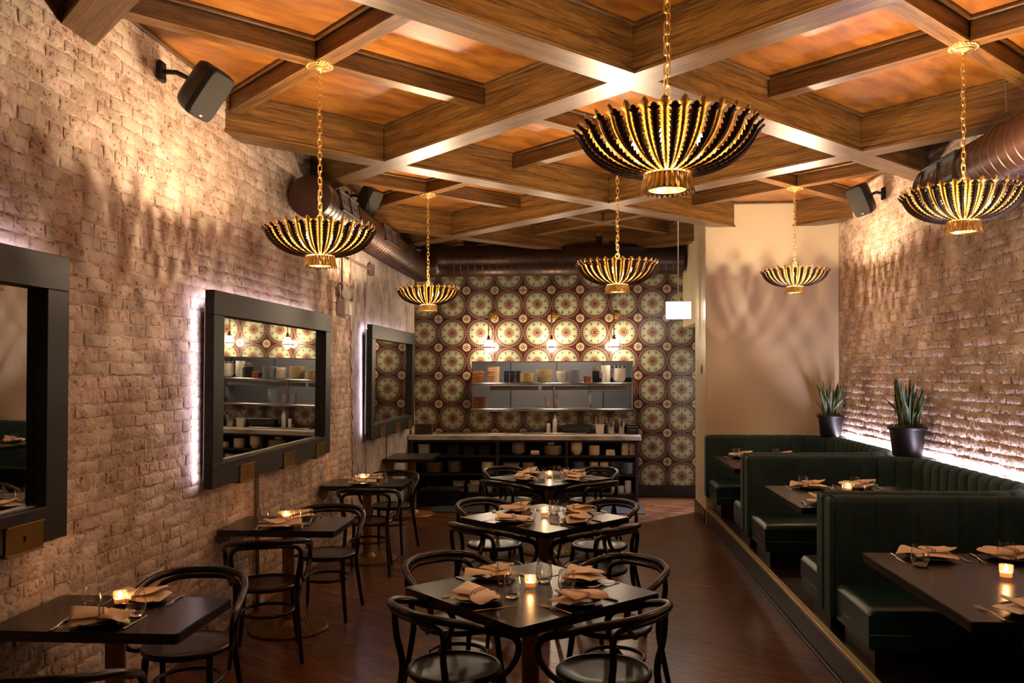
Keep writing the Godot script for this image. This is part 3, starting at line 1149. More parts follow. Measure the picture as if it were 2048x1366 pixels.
func register(parent: Node3D, at: Vector3, basis: Basis, w: float, h: float, m: Material) -> void:
	# air register: a frame with slats, facing local +z
	var fr := MB.new()
	for e in [[0.0, h / 2.0, w, 0.018], [0.0, -h / 2.0, w, 0.018]]:
		fr.box(Vector3(e[0], e[1], 0), Vector3(e[2] + 0.018, e[3], 0.024), 0.003)
	for e in [-w / 2.0, 0.0, w / 2.0]:
		fr.box(Vector3(e, 0, 0), Vector3(0.016, h, 0.022), 0.003)
	var rf := part(parent, "register_frame", fr, m, at, basis)
	var bk := MB.new()
	bk.box(Vector3(0, 0, -0.03), Vector3(w, h, 0.05))
	part(rf, "register_box", bk, M.grille)
	var k := 0
	var y := -h / 2.0 + 0.02
	var sl := MB.new()
	while y < h / 2.0 - 0.01:
		sl.xf = Transform3D(Basis(Vector3(1, 0, 0), 0.6), Vector3(0, y, 0.0))
		sl.box(Vector3.ZERO, Vector3(w - 0.01, 0.012, 0.002))
		y += 0.017
	part(rf, "louvres", sl, M.grille)

func build_ducts() -> void:
	var xd := Basis(Vector3(0, 0, -1), Vector3.UP, Vector3(1, 0, 0))    # local x runs away from the camera
	var l := thing("air_duct", "brown round air duct along the left wall turning along the tiles", "duct", P(-2.13, 3.19, 6.68))
	part(l, "duct_run", duct_mesh(4.9, 0.17, true, false), M.duct, Vector3.ZERO, xd)
	register(l, Vector3(0.165, 0.035, -0.62), Basis(Vector3(0, 0, -1), Vector3(-0.2, 0.98, 0).normalized(), Vector3(0.98, 0.2, 0).normalized()), 0.62, 0.17, M.duct)
	register(l, Vector3(0.165, 0.035, -2.25), Basis(Vector3(0, 0, -1), Vector3(-0.2, 0.98, 0).normalized(), Vector3(0.98, 0.2, 0).normalized()), 0.62, 0.17, M.duct)
	var r2 := 0.215
	var el := MB.new()
	el.tube([Vector3(0, 0, -4.7), Vector3(0.01, 0.04, -4.88), Vector3(0.08, 0.09, -5.0), Vector3(0.2, 0.125, -5.06), Vector3(0.36, 0.13, -5.07)], [0.172, 0.185, 0.2, r2, r2], 32)
	part(l, "elbow", el, M.duct)
	part(l, "rear_run", duct_mesh(3.22, r2, false, true), M.duct, Vector3(0.34, 0.13, -5.07))
	register(l, Vector3(2.86, 0.18, -4.86), Basis(Vector3.RIGHT, Vector3.UP, Vector3.BACK), 0.44, 0.15, M.grille)
	for e in [[-1.75, 0.172], [-3.4, 0.172]]:
		var s := MB.new()
		var ring := []
		for k in 24:
			ring.append(Vector3(e[1] * cos(TAU * k / 24.0), e[1] * sin(TAU * k / 24.0), e[0]))
		s.tube(ring, [0.006], 6, true)
		s.tube([Vector3(0.05, 0.16, e[0]), Vector3(0.05, 0.6, e[0])], [0.004], 5)
		part(l, "hanger", s, M.black)
	var r := thing("air_duct", "brown round air duct along the right brick wall", "duct", P(2.70, 3.13, 0.6))
	part(r, "duct_run", duct_mesh(5.95, 0.18, false, true), M.duct, Vector3.ZERO, xd)
	register(r, Vector3(-0.172, 0.02, -5.55), Basis(Vector3(0, 0, 1), Vector3(0.1, 1, 0).normalized(), Vector3(-1, 0.1, 0).normalized()), 0.55, 0.19, M.grille)
	var wi := MB.new()
	wi.tube([Vector3(-0.12, 0.13, -4.95), Vector3(0.0, 0.28, -4.95), Vector3(0.12, 0.13, -4.95)], [0.003], 5)
	wi.tube([Vector3(0, 0.27, -4.95), Vector3(0, 0.5, -4.95)], [0.006], 5)
	part(r, "hanger", wi, M.steel)

func speaker(at: Vector3, basis: Basis, to_wall: Vector3, label: String) -> void:
	# two-way wall speaker: tapered body, grille cloth, badge and bracket; grille towards local +z
	var t := thing("loudspeaker", label, "speaker", at, 0.0, "wall loudspeakers under the ceiling")
	var rows := []
	var sect := [[-0.125, 0.30, 0.72], [-0.11, 0.42, 0.86], [-0.06, 0.72, 0.96], [0.0, 0.92, 1.0], [0.045, 1.0, 1.0]]
	for s in sect:
		var row := []
		var hw: float = 0.098 * s[1]
		var hh: float = 0.152 * s[2]
		for k in 20:
			var a := TAU * k / 20.0 + TAU / 40.0
			var cx := cos(a)
			var sy := sin(a)
			row.append(Vector3(hw * signf(cx) * pow(absf(cx), 0.35), hh * signf(sy) * pow(absf(sy), 0.35), s[0]))
		rows.append(row)
	var m := MB.new()
	m.grid(rows, true)
	var back := []
	for p: Vector3 in rows[0]:
		back.append(p)
	m.flat(back, Vector3(0, 0, -1))
	part(t, "cabinet", m, M.black, Vector3.ZERO, basis)
	var g := MB.new()
	var gr := []
	for s in [[0.046, 1.0], [0.072, 0.98], [0.08, 0.9]]:
		var row := []
		for k in 20:
			var a := TAU * k / 20.0 + TAU / 40.0
			row.append(Vector3(0.098 * s[1] * signf(cos(a)) * pow(absf(cos(a)), 0.3), 0.152 * s[1] * signf(sin(a)) * pow(absf(sin(a)), 0.3), s[0]))
		gr.append(row)
	g.grid(gr, true)
	g.flat(gr[2], Vector3(0, 0, 1))
	part(t, "grille", g, M.grey_cloth, Vector3.ZERO, basis)
	var bd := MB.new()
	bd.box(Vector3(0, -0.125, 0.082), Vector3(0.022, 0.010, 0.003), 0.001)
	part(t, "badge", bd, M.dull_steel, Vector3.ZERO, basis)
	var br := MB.new()
	var p0 := basis * Vector3(0, 0, -0.12)
	br.tube([p0, p0.lerp(to_wall, 0.5) + Vector3(0, 0.02, 0), to_wall], [0.014], 8)
	br.xf = Transform3D(Basis.IDENTITY, to_wall)
	br.box(Vector3.ZERO, Vector3(0.03, 0.12, 0.07), 0.008)
	part(t, "bracket", br, M.black)

func look(dir: Vector3, roll := 0.0) -> Basis:
	var z := dir.normalized()
	var x := Vector3.UP.cross(z).normalized()
	return Basis(x, z.cross(x), z) * Basis(Vector3(0, 0, 1), roll)

func build_wall_things() -> void:
	speaker(P(-2.13, 3.40, 4.74), look(Vector3(0.75, -0.62, 0.28), -0.12), Vector3(-0.272, 0.13, -0.04), "black loudspeaker tilted down from the left brick wall near the ceiling")
	speaker(P(2.77, 3.44, 8.45), look(Vector3(-0.72, -0.42, 0.55), 0.15), Vector3(0.215, 0.06, -0.05), "black loudspeaker high on the right brick wall beside the beige wall")
	speaker(P(-2.13, 3.53, 8.6), look(Vector3(0.7, -0.45, 0.35), 0.0), Vector3(-0.235, 0.06, -0.05), "black loudspeaker half hidden behind the left air duct")
	# emergency lamp
	var e := thing("emergency_light", "two headed emergency light on the left wall by the second mirror", "light", P(left_x(8.45), 2.43, 8.45))
	var m := MB.new()
	m.box(Vector3(0.045, 0, 0), Vector3(0.09, 0.15, 0.27), 0.008)
	part(e, "case", m, M.white_plastic)
	for s in [-1.0, 1.0]:
		var h := MB.new()
		h.lathe([[0.0, -0.04], [0.03, -0.035], [0.062, 0.015], [0.066, 0.03], [0.058, 0.03], [0.0, 0.036]], 20)
		part(e, "lamp_head", h, M.white_plastic, Vector3(0.085, 0.135, 0.085 * s), look(Vector3(0.8, 0.0, 0.45 * s + 0.3)) * Basis(Vector3(1, 0, 0), PI / 2.0))
		var st := MB.new()
		st.tube([Vector3(0.06, 0.07, 0.085 * s), Vector3(0.07, 0.135, 0.085 * s)], [0.01], 6)
		part(e, "neck", st, M.white_plastic)
	var c1 := MB.new()
	c1.tube([Vector3(0, 0, 0), Vector3(0, 0.55, 0)], [0.011], 8)
	for y in [0.15, 0.42]:
		c1.box(Vector3(-0.005, y, 0), Vector3(0.02, 0.025, 0.06), 0.003)
	item("conduit", c1, M.conduit, P(left_x(8.42) + 0.03, 2.52, 8.42), Basis.IDENTITY, "painted conduit running up from the emergency light", "conduit")
	var c2 := MB.new()
	for s in [-0.015, 0.015]:
		c2.tube([Vector3(0, 0, s), Vector3(0, 1.2, s)], [0.010], 8)
	item("conduit", c2, M.conduit, P(left_x(6.2) + 0.026, 0.0, 6.2), Basis.IDENTITY, "pair of painted conduits below the middle mirror down to the floor", "conduit")
	var c3 := MB.new()
	c3.tube([Vector3(0, 0, 0), Vector3(0, 0, 0.95)], [0.013], 8)
	c3.box(Vector3(-0.005, 0, -0.05), Vector3(0.06, 0.13, 0.10), 0.006)
	item("conduit", c3, M.conduit, P(left_x(9.4) + 0.07, 2.93, 9.40), Basis.IDENTITY, "grey conduit and junction box on the plaster under the left duct", "conduit")
	var c4 := MB.new()
	c4.tube([Vector3(0, 0, 0), Vector3(0, 1.05, 0)], [0.006], 6)
	item("conduit", c4, M.black, P(XL + 0.037, 0.0, 10.15), Basis.IDENTITY, "thin dark cable below the third mirror on pale plaster", "cable")
	var sw := MB.new()
	sw.box(Vector3.ZERO, Vector3(0.008, 0.115, 0.072), 0.002)
	sw.box(Vector3(-0.006, 0, 0), Vector3(0.006, 0.045, 0.02), 0.001)
	item("light_switch", sw, M.old_brass, P(SX - 0.011, 1.80, 10.25), Basis.IDENTITY, "small brass switch plate on the partition side", "switch")
	# exit sign on its rod
	var ex := thing("exit_sign", "white glowing EXIT sign hanging from a thin rod", "sign", P(1.235, 2.513, 10.4))
	var cs := MB.new()
	cs.box(Vector3.ZERO, Vector3(0.315, 0.225, 0.045), 0.006)
	part(ex, "case", cs, M.white_plastic)
	for s in [-1.0, 1.0]:
		var f := MB.new()
		f.box(Vector3.ZERO, Vector3(0.30, 0.21, 0.004), 0.001)
		part(ex, "lit_face", f, M.exit_face, Vector3(0, 0, 0.025 * s))
		var tm := TextMesh.new()
		tm.text = "EXIT"
		var ft := SystemFont.new()
		ft.font_names = PackedStringArray(["Droid Sans"])
		tm.font = ft
		tm.font_size = 42
		tm.pixel_size = 0.0026
		tm.depth = 0.002
		part(ex, "lettering", tm, M.exit_text, Vector3(0, 0, 0.028 * s), Basis(Vector3.UP, 0.0 if s > 0 else PI))
		area(ex, Vector3(0, 0, 0.032 * s), Vector3(0, 0, s), Vector2(0.30, 0.21), Color(1.0, 0.96, 0.94), 0.16)
	var rod := MB.new()
	rod.tube([Vector3(0, 0.11, 0), Vector3(0, 1.21, 0)], [0.006], 8)
	rod.lathe([[0.0, 0.108], [0.03, 0.112], [0.03, 0.122], [0.012, 0.14], [0.0, 0.14]], 16)
	part(ex, "rod", rod, M.white_plastic)
	for k in 3:
		var bl := MB.new()
		bl.lathe([[0.0, -0.008], [0.005, -0.006], [0.006, 0.0], [0.0, 0.002]], 8)
		part(ex, "lens", bl, M.white_plastic, Vector3([-0.11, -0.035, 0.10][k], -0.113, 0))
	# downlight in the passage, throwing its beam out through the doorway
	var pl := thing("downlight", "cool white downlight in the ceiling of the side passage", "light", P(2.02, 2.75, 11.35))
	var fx := MB.new()
	fx.lathe([[0.058, -0.006], [0.085, -0.008], [0.088, 0.0], [0.0, 0.0]], 24)
	part(pl, "trim_ring", fx, M.white_plastic)
	var df := MB.new()
	df.lathe([[0.0, -0.014], [0.056, -0.012], [0.058, -0.004]], 24)
	part(pl, "lens", df, M.panel_light)
	var sp := SpotLight3D.new()
	sp.light_color = Color(0.88, 0.90, 1.0)
	sp.light_energy = PASSAGE
	sp.light_size = 0.05
	sp.spot_range = 20.0
	sp.spot_attenuation = 2.0
	sp.spot_angle = 27.0
	sp.spot_angle_attenuation = 0.5
	sp.shadow_enabled = true
	pl.add_child(sp, true)
	sp.transform = Transform3D(look(-Vector3(-0.86, -2.75, 0.62)), Vector3(0, -0.03, 0))
	# lamp in the kitchen
	var kl := thing("ceiling_light", "white strip light on the kitchen ceiling behind the pass", "light", P(-0.3, 2.90, 12.75))
	var kx := MB.new()
	kx.box(Vector3(0, -0.03, 0), Vector3(1.3, 0.06, 0.3), 0.006)
	part(kl, "frame", kx, M.white_plastic)
	var kd := MB.new()
	kd.box(Vector3(0, -0.062, 0), Vector3(1.24, 0.008, 0.26), 0.002)
	part(kl, "diffuser", kd, M.panel_light)
	area(kl, Vector3(0, -0.07, 0), Vector3.DOWN, Vector2(1.24, 0.26), Color(1.0, 0.92, 0.84), KITCHEN)

# ---------------------------------------------------------------- mirrors
func mirror(d0: float, d1: float, label: String, lit: Array) -> void:
	# black framed mirror resting on three brass ledges, its top leaning a little into the room
	var y0 := 1.04
	var y1 := 2.302
	var len_ := d1 - d0
	var hgt := y1 - y0
	var t := thing("wall_mirror", label, "mirror", P(left_x((d0 + d1) / 2.0) + 0.072, y0, (d0 + d1) / 2.0), -SKEW, "black framed mirrors with lit edges")
	# local frame: x along the wall (away from the camera), y up, z out of the wall
	var lean := Basis(Vector3(0, 0, -1), Vector3.UP, Vector3(1, 0, 0)) * Basis(Vector3(1, 0, 0), deg_to_rad(0.9))
	var w := 0.155
	for e in [[0.0, w / 2.0, len_, w], [0.0, hgt - w / 2.0, len_, w]]:
		var m := MB.new()
		m.box(Vector3(e[0], e[1], 0.031), Vector3(e[2], e[3], 0.062), 0.003)
		part(t, "frame_rail", m, M.frame, Vector3.ZERO, lean)
	for s in [-1.0, 1.0]:
		var m := MB.new()
		m.box(Vector3(s * (len_ / 2.0 - w / 2.0), hgt / 2.0, 0.031), Vector3(w, hgt - 2.0 * w, 0.062), 0.003)
		part(t, "frame_stile", m, M.frame, Vector3.ZERO, lean)
	var gl := MB.new()
	gl.box(Vector3(0, hgt / 2.0, 0.010), Vector3(len_ - 2.0 * w + 0.02, hgt - 2.0 * w + 0.02, 0.006))
	part(t, "mirror_glass", gl, M.mirror, Vector3.ZERO, lean)
	var bk := MB.new()
	bk.box(Vector3(0, hgt / 2.0, -0.004), Vector3(len_ - 0.14, hgt - 0.14, 0.006))
	part(t, "back_board", bk, M.black, Vector3.ZERO, lean)
	var bead := MB.new()
	bead.box(Vector3(0, w + 0.006, 0.022), Vector3(len_ - 2.0 * w, 0.012, 0.018), 0.002)
	part(t, "lower_bead", bead, M.steel, Vector3.ZERO, lean)
	for k in 3:
		var b := MB.new()
		var bx: float = [-0.28, 0.06, 0.38][k] * len_
		b.box(Vector3(bx, 0.045, 0.066), Vector3(0.24, 0.115, 0.005), 0.001)
		b.box(Vector3(bx, 0.105, 0.072), Vector3(0.24, 0.006, 0.014), 0.001)
		b.box(Vector3(bx, -0.014, 0.035), Vector3(0.24, 0.006, 0.085), 0.001)
		b.box(Vector3(bx, 0.045, 0.071), Vector3(0.010, 0.028, 0.008), 0.002)
		part(t, "brass_ledge", b, M.brass, Vector3.ZERO, lean)
	# light strip round the back, shining on the wall
	var sides := [[Vector3(-len_ / 2.0 + 0.05, hgt / 2.0, -0.012), Vector2(0.012, hgt - 0.10)], [Vector3(0, hgt - 0.05, -0.012), Vector2(len_ - 0.10, 0.012)]]
	for k in 2:
		var s: Array = sides[k]
		var m := MB.new()
		m.box(Vector3.ZERO, Vector3(s[1].x, s[1].y, 0.006), 0.001)
		part(t, "led_strip", m, M.led, lean * s[0], lean)
		var ch := MB.new()
		# the tape sits in an angled channel that throws its light outwards on the wall
		if k == 0:
			ch.box(Vector3(0.010, 0, -0.004), Vector3(0.004, s[1].y, 0.026), 0.001)
			ch.box(Vector3(-0.012, 0, 0.001), Vector3(0.004, s[1].y, 0.014), 0.001)
		else:
			ch.box(Vector3(0, -0.010, -0.004), Vector3(s[1].x, 0.004, 0.026), 0.001)
			ch.box(Vector3(0, 0.012, 0.001), Vector3(s[1].x, 0.004, 0.014), 0.001)
		part(t, "strip_channel", ch, M.dull_steel, lean * s[0], lean)
		var l := area(t, lean * (s[0] + Vector3(0, 0, -0.006)), lean * Vector3(0, 0, -1), s[1], Color(0.93, 0.87, 1.0), lit[k])
		l.transform = Transform3D(lean * (Basis(Vector3(0, 1, 0), 0.6) if k == 0 else Basis(Vector3(1, 0, 0), 0.6)), lean * (s[0] + Vector3(0, 0, -0.010)))

func build_mirrors() -> void:
	mirror(1.2, 3.70, "large black framed mirror nearest the camera on the left brick wall", [LED_M, LED_T])
	mirror(5.20, 7.66, "middle black framed mirror reflecting the kitchen pass", [LED_M, LED_T])
	mirror(9.15, 11.46, "farthest black framed mirror, reflecting only patterned tiles", [LED_M * 0.8, LED_T])

# ---------------------------------------------------------------- wall lamps over the pass
func build_sconces() -> void:
	var xs := [-1.226, -0.343, 0.524]
	var nm := ["left brass sconce with white glass shade over the pass", "middle brass sconce with white glass shade over the pass", "right brass sconce with white glass shade over the pass"]
	for k in 3:
		var t := thing("wall_sconce", nm[k], "sconce", P(xs[k] + 0.045, 2.585, DB - 0.012), 0.0, "brass sconces over the kitchen pass")
		var pl := MB.new()
		pl.xf = Transform3D(Basis(Vector3(1, 0, 0), PI / 2.0), Vector3.ZERO)
		pl.lathe([[0.0, 0.0], [0.066, 0.0], [0.066, 0.010], [0.056, 0.016], [0.04, 0.018], [0.03, 0.03], [0.0, 0.034]], 28)
		part(t, "back_plate", pl, M.brass)
		var off := Vector3(-0.045, 0, 0.24)
		var arm := MB.new()
		arm.tube([Vector3(0, 0, 0.02), Vector3(-0.01, 0.012, 0.08), Vector3(-0.03, 0.02, 0.16), Vector3(-0.042, 0.012, 0.225), off + Vector3(0, -0.03, 0), off + Vector3(0, -0.10, 0), off + Vector3(0, -0.33, 0)], [0.009, 0.008, 0.008, 0.008, 0.008, 0.008, 0.008], 8)
		arm.xf = Transform3D(Basis.IDENTITY, off)
		arm.lathe([[0.0, -0.375], [0.03, -0.372], [0.034, -0.35], [0.02, -0.335], [0.016, -0.30], [0.0, -0.295]], 16)
		part(t, "arm", arm, M.brass)
		var sh := MB.new()
		sh.lathe([[0.0, -0.165], [0.012, -0.162], [0.05, -0.128], [0.071, -0.098], [0.070, -0.085], [0.056, -0.03], [0.046, 0.0], [0.03, 0.012], [0.0, 0.013]], 28)
		part(t, "shade", sh, M.shade, off + Vector3(0, -0.375, 0))
		var bd := MB.new()
		bd.lathe([[0.069, -0.102], [0.078, -0.102], [0.078, -0.084], [0.069, -0.084]], 28)
		for s in [-1.0, 1.0]:
			bd.box(Vector3(0.083 * s, -0.093, 0), Vector3(0.016, 0.012, 0.012), 0.003)
		part(t, "band", bd, M.old_brass, off + Vector3(0, -0.375, 0))
		omni(t, off + Vector3(0, -0.45, 0), Color(1.0, 0.89, 0.76), SCONCE, 0.05)

# ---------------------------------------------------------------- bentwood armchairs
func smooth_path(pts: Array, per: int) -> Array:
	var out := []
	for k in pts.size() - 1:
		var a: Vector3 = pts[maxi(k - 1, 0)]
		var b: Vector3 = pts[k]
		var c: Vector3 = pts[k + 1]
		var d: Vector3 = pts[mini(k + 2, pts.size() - 1)]
		for s in per:
			out.append(b.cubic_interpolate(c, a, d, float(s) / per))
	out.append(pts[pts.size() - 1])
	return out

func make_chair() -> Node3D:
	# faces local -z; the seat centre stands over the origin
	var t := thing("bentwood_armchair", "", "chair", Vector3.ZERO, 0.0, "dark bentwood armchairs")
	var s := MB.new()
	s.lathe([[0.0, 0.425], [0.19, 0.425], [0.207, 0.43], [0.213, 0.44], [0.213, 0.452], [0.207, 0.459], [0.197, 0.460], [0.192, 0.4555], [0.12, 0.453], [0.0, 0.452]], 44)
	part(t, "seat", s, M.seat)
	# outer rail: back and both arms in one bend, the ends curling down under the seat
	var half := [Vector3(0, 0.755, 0.275), Vector3(0.12, 0.752, 0.258), Vector3(0.215, 0.738, 0.19), Vector3(0.258, 0.708, 0.08), Vector3(0.265, 0.669, -0.02), Vector3(0.266, 0.648, -0.09), Vector3(0.266, 0.620, -0.140), Vector3(0.264, 0.576, -0.162), Vector3(0.258, 0.518, -0.146), Vector3(0.242, 0.466, -0.100), Vector3(0.216, 0.440, -0.045)]
	var path := []
	for k in range(half.size() - 1, 0, -1):
		path.append(half[k] * Vector3(-1, 1, 1))
	path.append_array(half)
	path = smooth_path(path, 4)
	var rad := []
	for k in path.size():
		var e := absf(2.0 * k / (path.size() - 1) - 1.0)
		rad.append(lerpf(0.0185, 0.0135, smoothstep(0.35, 0.95, e)))
	var r := MB.new()
	r.tube(path, rad, 10)
	part(t, "arm_rail", r, M.chair)
	# inner hoop: both rear legs and the lower back bend in one piece
	var hp := [Vector3(0.212, 0.0, 0.255), Vector3(0.192, 0.22, 0.205), Vector3(0.180, 0.43, 0.165), Vector3(0.196, 0.57, 0.185), Vector3(0.206, 0.655, 0.19), Vector3(0.186, 0.702, 0.203), Vector3(0.115, 0.722, 0.247), Vector3(0, 0.724, 0.262)]
	var hoop := []
	hoop.append_array(hp)
	for k in range(hp.size() - 2, -1, -1):
		hoop.append(hp[k] * Vector3(-1, 1, 1))
	hoop = smooth_path(hoop, 4)
	var hr := []
	for k in hoop.size():
		var e := absf(2.0 * k / (hoop.size() - 1) - 1.0)
		hr.append(lerpf(0.0135, 0.0165, clampf((e - 0.4) * 3.0, 0.0, 1.0)) - 0.0035 * clampf((e - 0.75) * 4.0, 0.0, 1.0))
	var h := MB.new()
	h.tube(hoop, hr, 10)
	part(t, "back_hoop", h, M.chair)
	for e in [-1.0, 1.0]:
		var l := MB.new()
		l.tube(smooth_path([Vector3(0.148 * e, 0.43, -0.135), Vector3(0.158 * e, 0.25, -0.16), Vector3(0.185 * e, 0.0, -0.205)], 4), [0.0175, 0.017, 0.0165, 0.016, 0.0155, 0.015, 0.0145, 0.0135, 0.0125], 10)
		part(t, "front_leg", l, M.chair)
	var ring := []
	for k in 32:
		var a := TAU * k / 32.0
		ring.append(Vector3(0.158 * cos(a), 0.275, 0.01 + 0.165 * sin(a)))
	var g := MB.new()
	g.tube(ring, [0.0105], 8, true)
	part(t, "leg_ring", g, M.chair)
	return t

# ---------------------------------------------------------------- tables
func rounded(w: float, d: float, r: float) -> PackedVector2Array:
	var out := PackedVector2Array()
	for k in 4:
		var c := Vector2([1, -1, -1, 1][k] * (w / 2.0 - r), [1, 1, -1, -1][k] * (d / 2.0 - r))
		for s in 5:
			out.append(c + Vector2(r, 0).rotated(k * PI / 2.0 + s * PI / 8.0))
	return out

func base_mesh(r: float) -> MB:
	# cast brass foot with raised studs
	var m := MB.new()
	m.lathe([[r - 0.006, 0.0], [r, 0.006], [r, 0.013], [r - 0.008, 0.018], [r * 0.55, 0.026], [r * 0.3, 0.036], [0.07, 0.05], [0.052, 0.07], [0.0, 0.07]], 48)
	for ring in 7:
		var q := r * (0.36 + 0.088 * ring)
		var n := int(TAU * q / 0.034)
		for k in n:
			var a := TAU * (k + 0.5 * (ring % 2)) / n
			var y := 0.0185 + 0.0215 * clampf(1.0 - (q - 0.3 * r) / (0.7 * r), 0.0, 1.0) * 0.8
			m.xf = Transform3D(Basis.IDENTITY, Vector3(q * cos(a), y, q * sin(a)))
			m.lathe([[0.0085, -0.003], [0.0065, 0.003], [0.0, 0.006]], 6)
	return m

func table(called: String, label: String, at: Vector3, turn: float, w: float, d: float, top: float, foot: float, group: String, corner := 0.02) -> Node3D:
	var t := thing(called, label, "table", at, turn, group)
	var m := MB.new()
	m.prism(rounded(w - 0.008, d - 0.008, corner), top - 0.004, top)
	m.prism(rounded(w, d, corner + 0.004), top - 0.042, top - 0.004)
	part(t, "table_top", m, M.table)
	var ap := MB.new()
	ap.box(Vector3(0, top - 0.052, 0), Vector3(0.36, 0.018, 0.36), 0.003)
	part(t, "mounting_plate", ap, M.black)
	var c := MB.new()
	c.lathe([[0.0, 0.05], [0.042, 0.05], [0.042, top - 0.06], [0.0, top - 0.06]], 24)
	part(t, "column", c, M.old_brass)
	part(t, "foot", base_mesh(foot), M.old_brass)
	return t

# ---------------------------------------------------------------- things laid on the tables
func make_tableware() -> void:
	var p := MB.new()
	p.lathe([[0.0, 0.002], [0.055, 0.0], [0.062, 0.003], [0.085, 0.008], [0.110, 0.017], [0.112, 0.019], [0.108, 0.0205], [0.083, 0.0125], [0.062, 0.0085], [0.0, 0.008]], 36)
	G.plate = p.mesh()
	var g := MB.new()
	g.lathe([[0.0, 0.001], [0.026, 0.0], [0.031, 0.004], [0.041, 0.026], [0.0425, 0.034], [0.040, 0.06], [0.0345, 0.1], [0.0330, 0.1003], [0.0385, 0.06], [0.041, 0.034], [0.0395, 0.027], [0.030, 0.010], [0.0, 0.0085]], 28)
	G.tumbler = g.mesh()
	var v := MB.new()
	v.lathe([[0.0, 0.0], [0.026, 0.0], [0.0285, 0.003], [0.0295, 0.062], [0.0305, 0.065], [0.0285, 0.066], [0.0265, 0.062], [0.0255, 0.014], [0.0, 0.012]], 24)
	G.votive = v.mesh()
	var w := MB.new()
	w.lathe([[0.0, 0.0135], [0.024, 0.0135], [0.025, 0.034], [0.018, 0.033], [0.0, 0.032]], 20)
	G.wax = w.mesh()
	var f := MB.new()
	f.lathe([[0.0, 0.034], [0.005, 0.037], [0.0075, 0.044], [0.006, 0.053], [0.0024, 0.064], [0.0, 0.070]], 12)
	G.flame = f.mesh()
	# knife: handle towards +z
	var k := MB.new()
	var rows := []
	for e in [[0.108, 0.0055, 0.0035], [0.10, 0.0078, 0.0045], [0.03, 0.0062, 0.0038], [0.012, 0.0052, 0.003], [0.008, 0.0075, 0.002], [-0.04, 0.0095, 0.0014], [-0.085, 0.0085, 0.001], [-0.108, 0.0025, 0.0006]]:
		rows.append([Vector3(-e[1], e[2], e[0]), Vector3(0, e[2] * 2.0, e[0]), Vector3(e[1], e[2], e[0]), Vector3(0, 0.0, e[0])])
	k.grid(rows, true)
	G.knife = k.mesh()
	var fk := MB.new()
	rows = []
	for e in [[0.10, 0.0095, 0.003], [0.09, 0.0105, 0.003], [0.03, 0.0055, 0.006], [-0.012, 0.0038, 0.010], [-0.03, 0.0065, 0.008], [-0.042, 0.0118, 0.005], [-0.056, 0.0122, 0.004]]:
		rows.append([Vector3(-e[1], e[2], e[0]), Vector3(0, e[2] + 0.0022, e[0]), Vector3(e[1], e[2], e[0]), Vector3(0, e[2] - 0.0015, e[0])])
	fk.grid(rows, true)
	for x in [-0.0103, -0.0035, 0.0035, 0.0103]:
		fk.tube([Vector3(x, 0.0045, -0.055), Vector3(x, 0.0035, -0.075), Vector3(x * 0.96, 0.006, -0.098)], [0.0017, 0.0015, 0.0008], 5)
	G.fork = fk.mesh()
	for k2 in 3:
		G["napkin%d" % k2] = napkin_mesh(k2)

func napkin_mesh(kind: int) -> ArrayMesh:
	# a linen napkin folded into a pad, one corner standing off, one end rolled over: three layers with soft waves
	var m := MB.new()
	var r := RandomNumberGenerator.new()
	r.seed = 40 + kind
	var ph := r.randf() * TAU
	var stripe := Color(0.42, 0.16, 0.12)
	var layers := [[-0.115, 0.085, -0.068, 0.072, 0.022, 0.34 + 0.12 * kind], [-0.020, 0.138, -0.076, 0.050, 0.033, -0.18 - 0.08 * kind], [-0.108, 0.035, -0.052, 0.066, 0.043, 0.52]]
	for li in layers.size():
		var l: Array = layers[li]
		var b := Basis(Vector3.UP, l[5])
		var rows := []
		var nx := 21
		var nz := 13
		var low := []
		for z in nz:
			var row := []
			var lrow := []
			for x in nx:
				var u := float(x) / (nx - 1)
				var w := float(z) / (nz - 1)
				var p := Vector3(lerpf(l[0], l[1], u), 0, lerpf(l[2], l[3], w))
				var edge := maxf(absf(u - 0.5), absf(w - 0.5)) * 2.0
				var y: float = l[4] + 0.007 * sin(u * 4.2 + ph + li) * cos(w * 2.6 + li) - 0.006 * pow(edge, 4.0)
				if li == 1:
					y += 0.014 * pow(u, 3.0) * sin(w * 6.0 + ph)          # rolled, wavy end
				if li == 2:
					y += 0.026 * pow(clampf(1.0 - u - w * 0.6, 0.0, 1.0), 2.0)    # lifted corner
				p = b * p
				var th := 0.0075 * sqrt(maxf(0.0, 1.0 - pow(edge, 8.0)))        # soft rounded hems
				p.y = y + th
				row.append(p)
				lrow.append(p - Vector3(0, 2.0 * th, 0))
			rows.append(row)
			low.append(lrow)
		var first := m.v.size()
		m.col = Color.WHITE
		rows.reverse()
		m.grid(rows)
		# woven stripes near one hem
		for q in range(first, m.v.size()):
			var cu := (q - first) % nx
			if li != 1 and (cu == nx - 4 or cu == nx - 6):
				m.c[q] = stripe.srgb_to_linear()
		m.grid(low)
	return m.mesh()

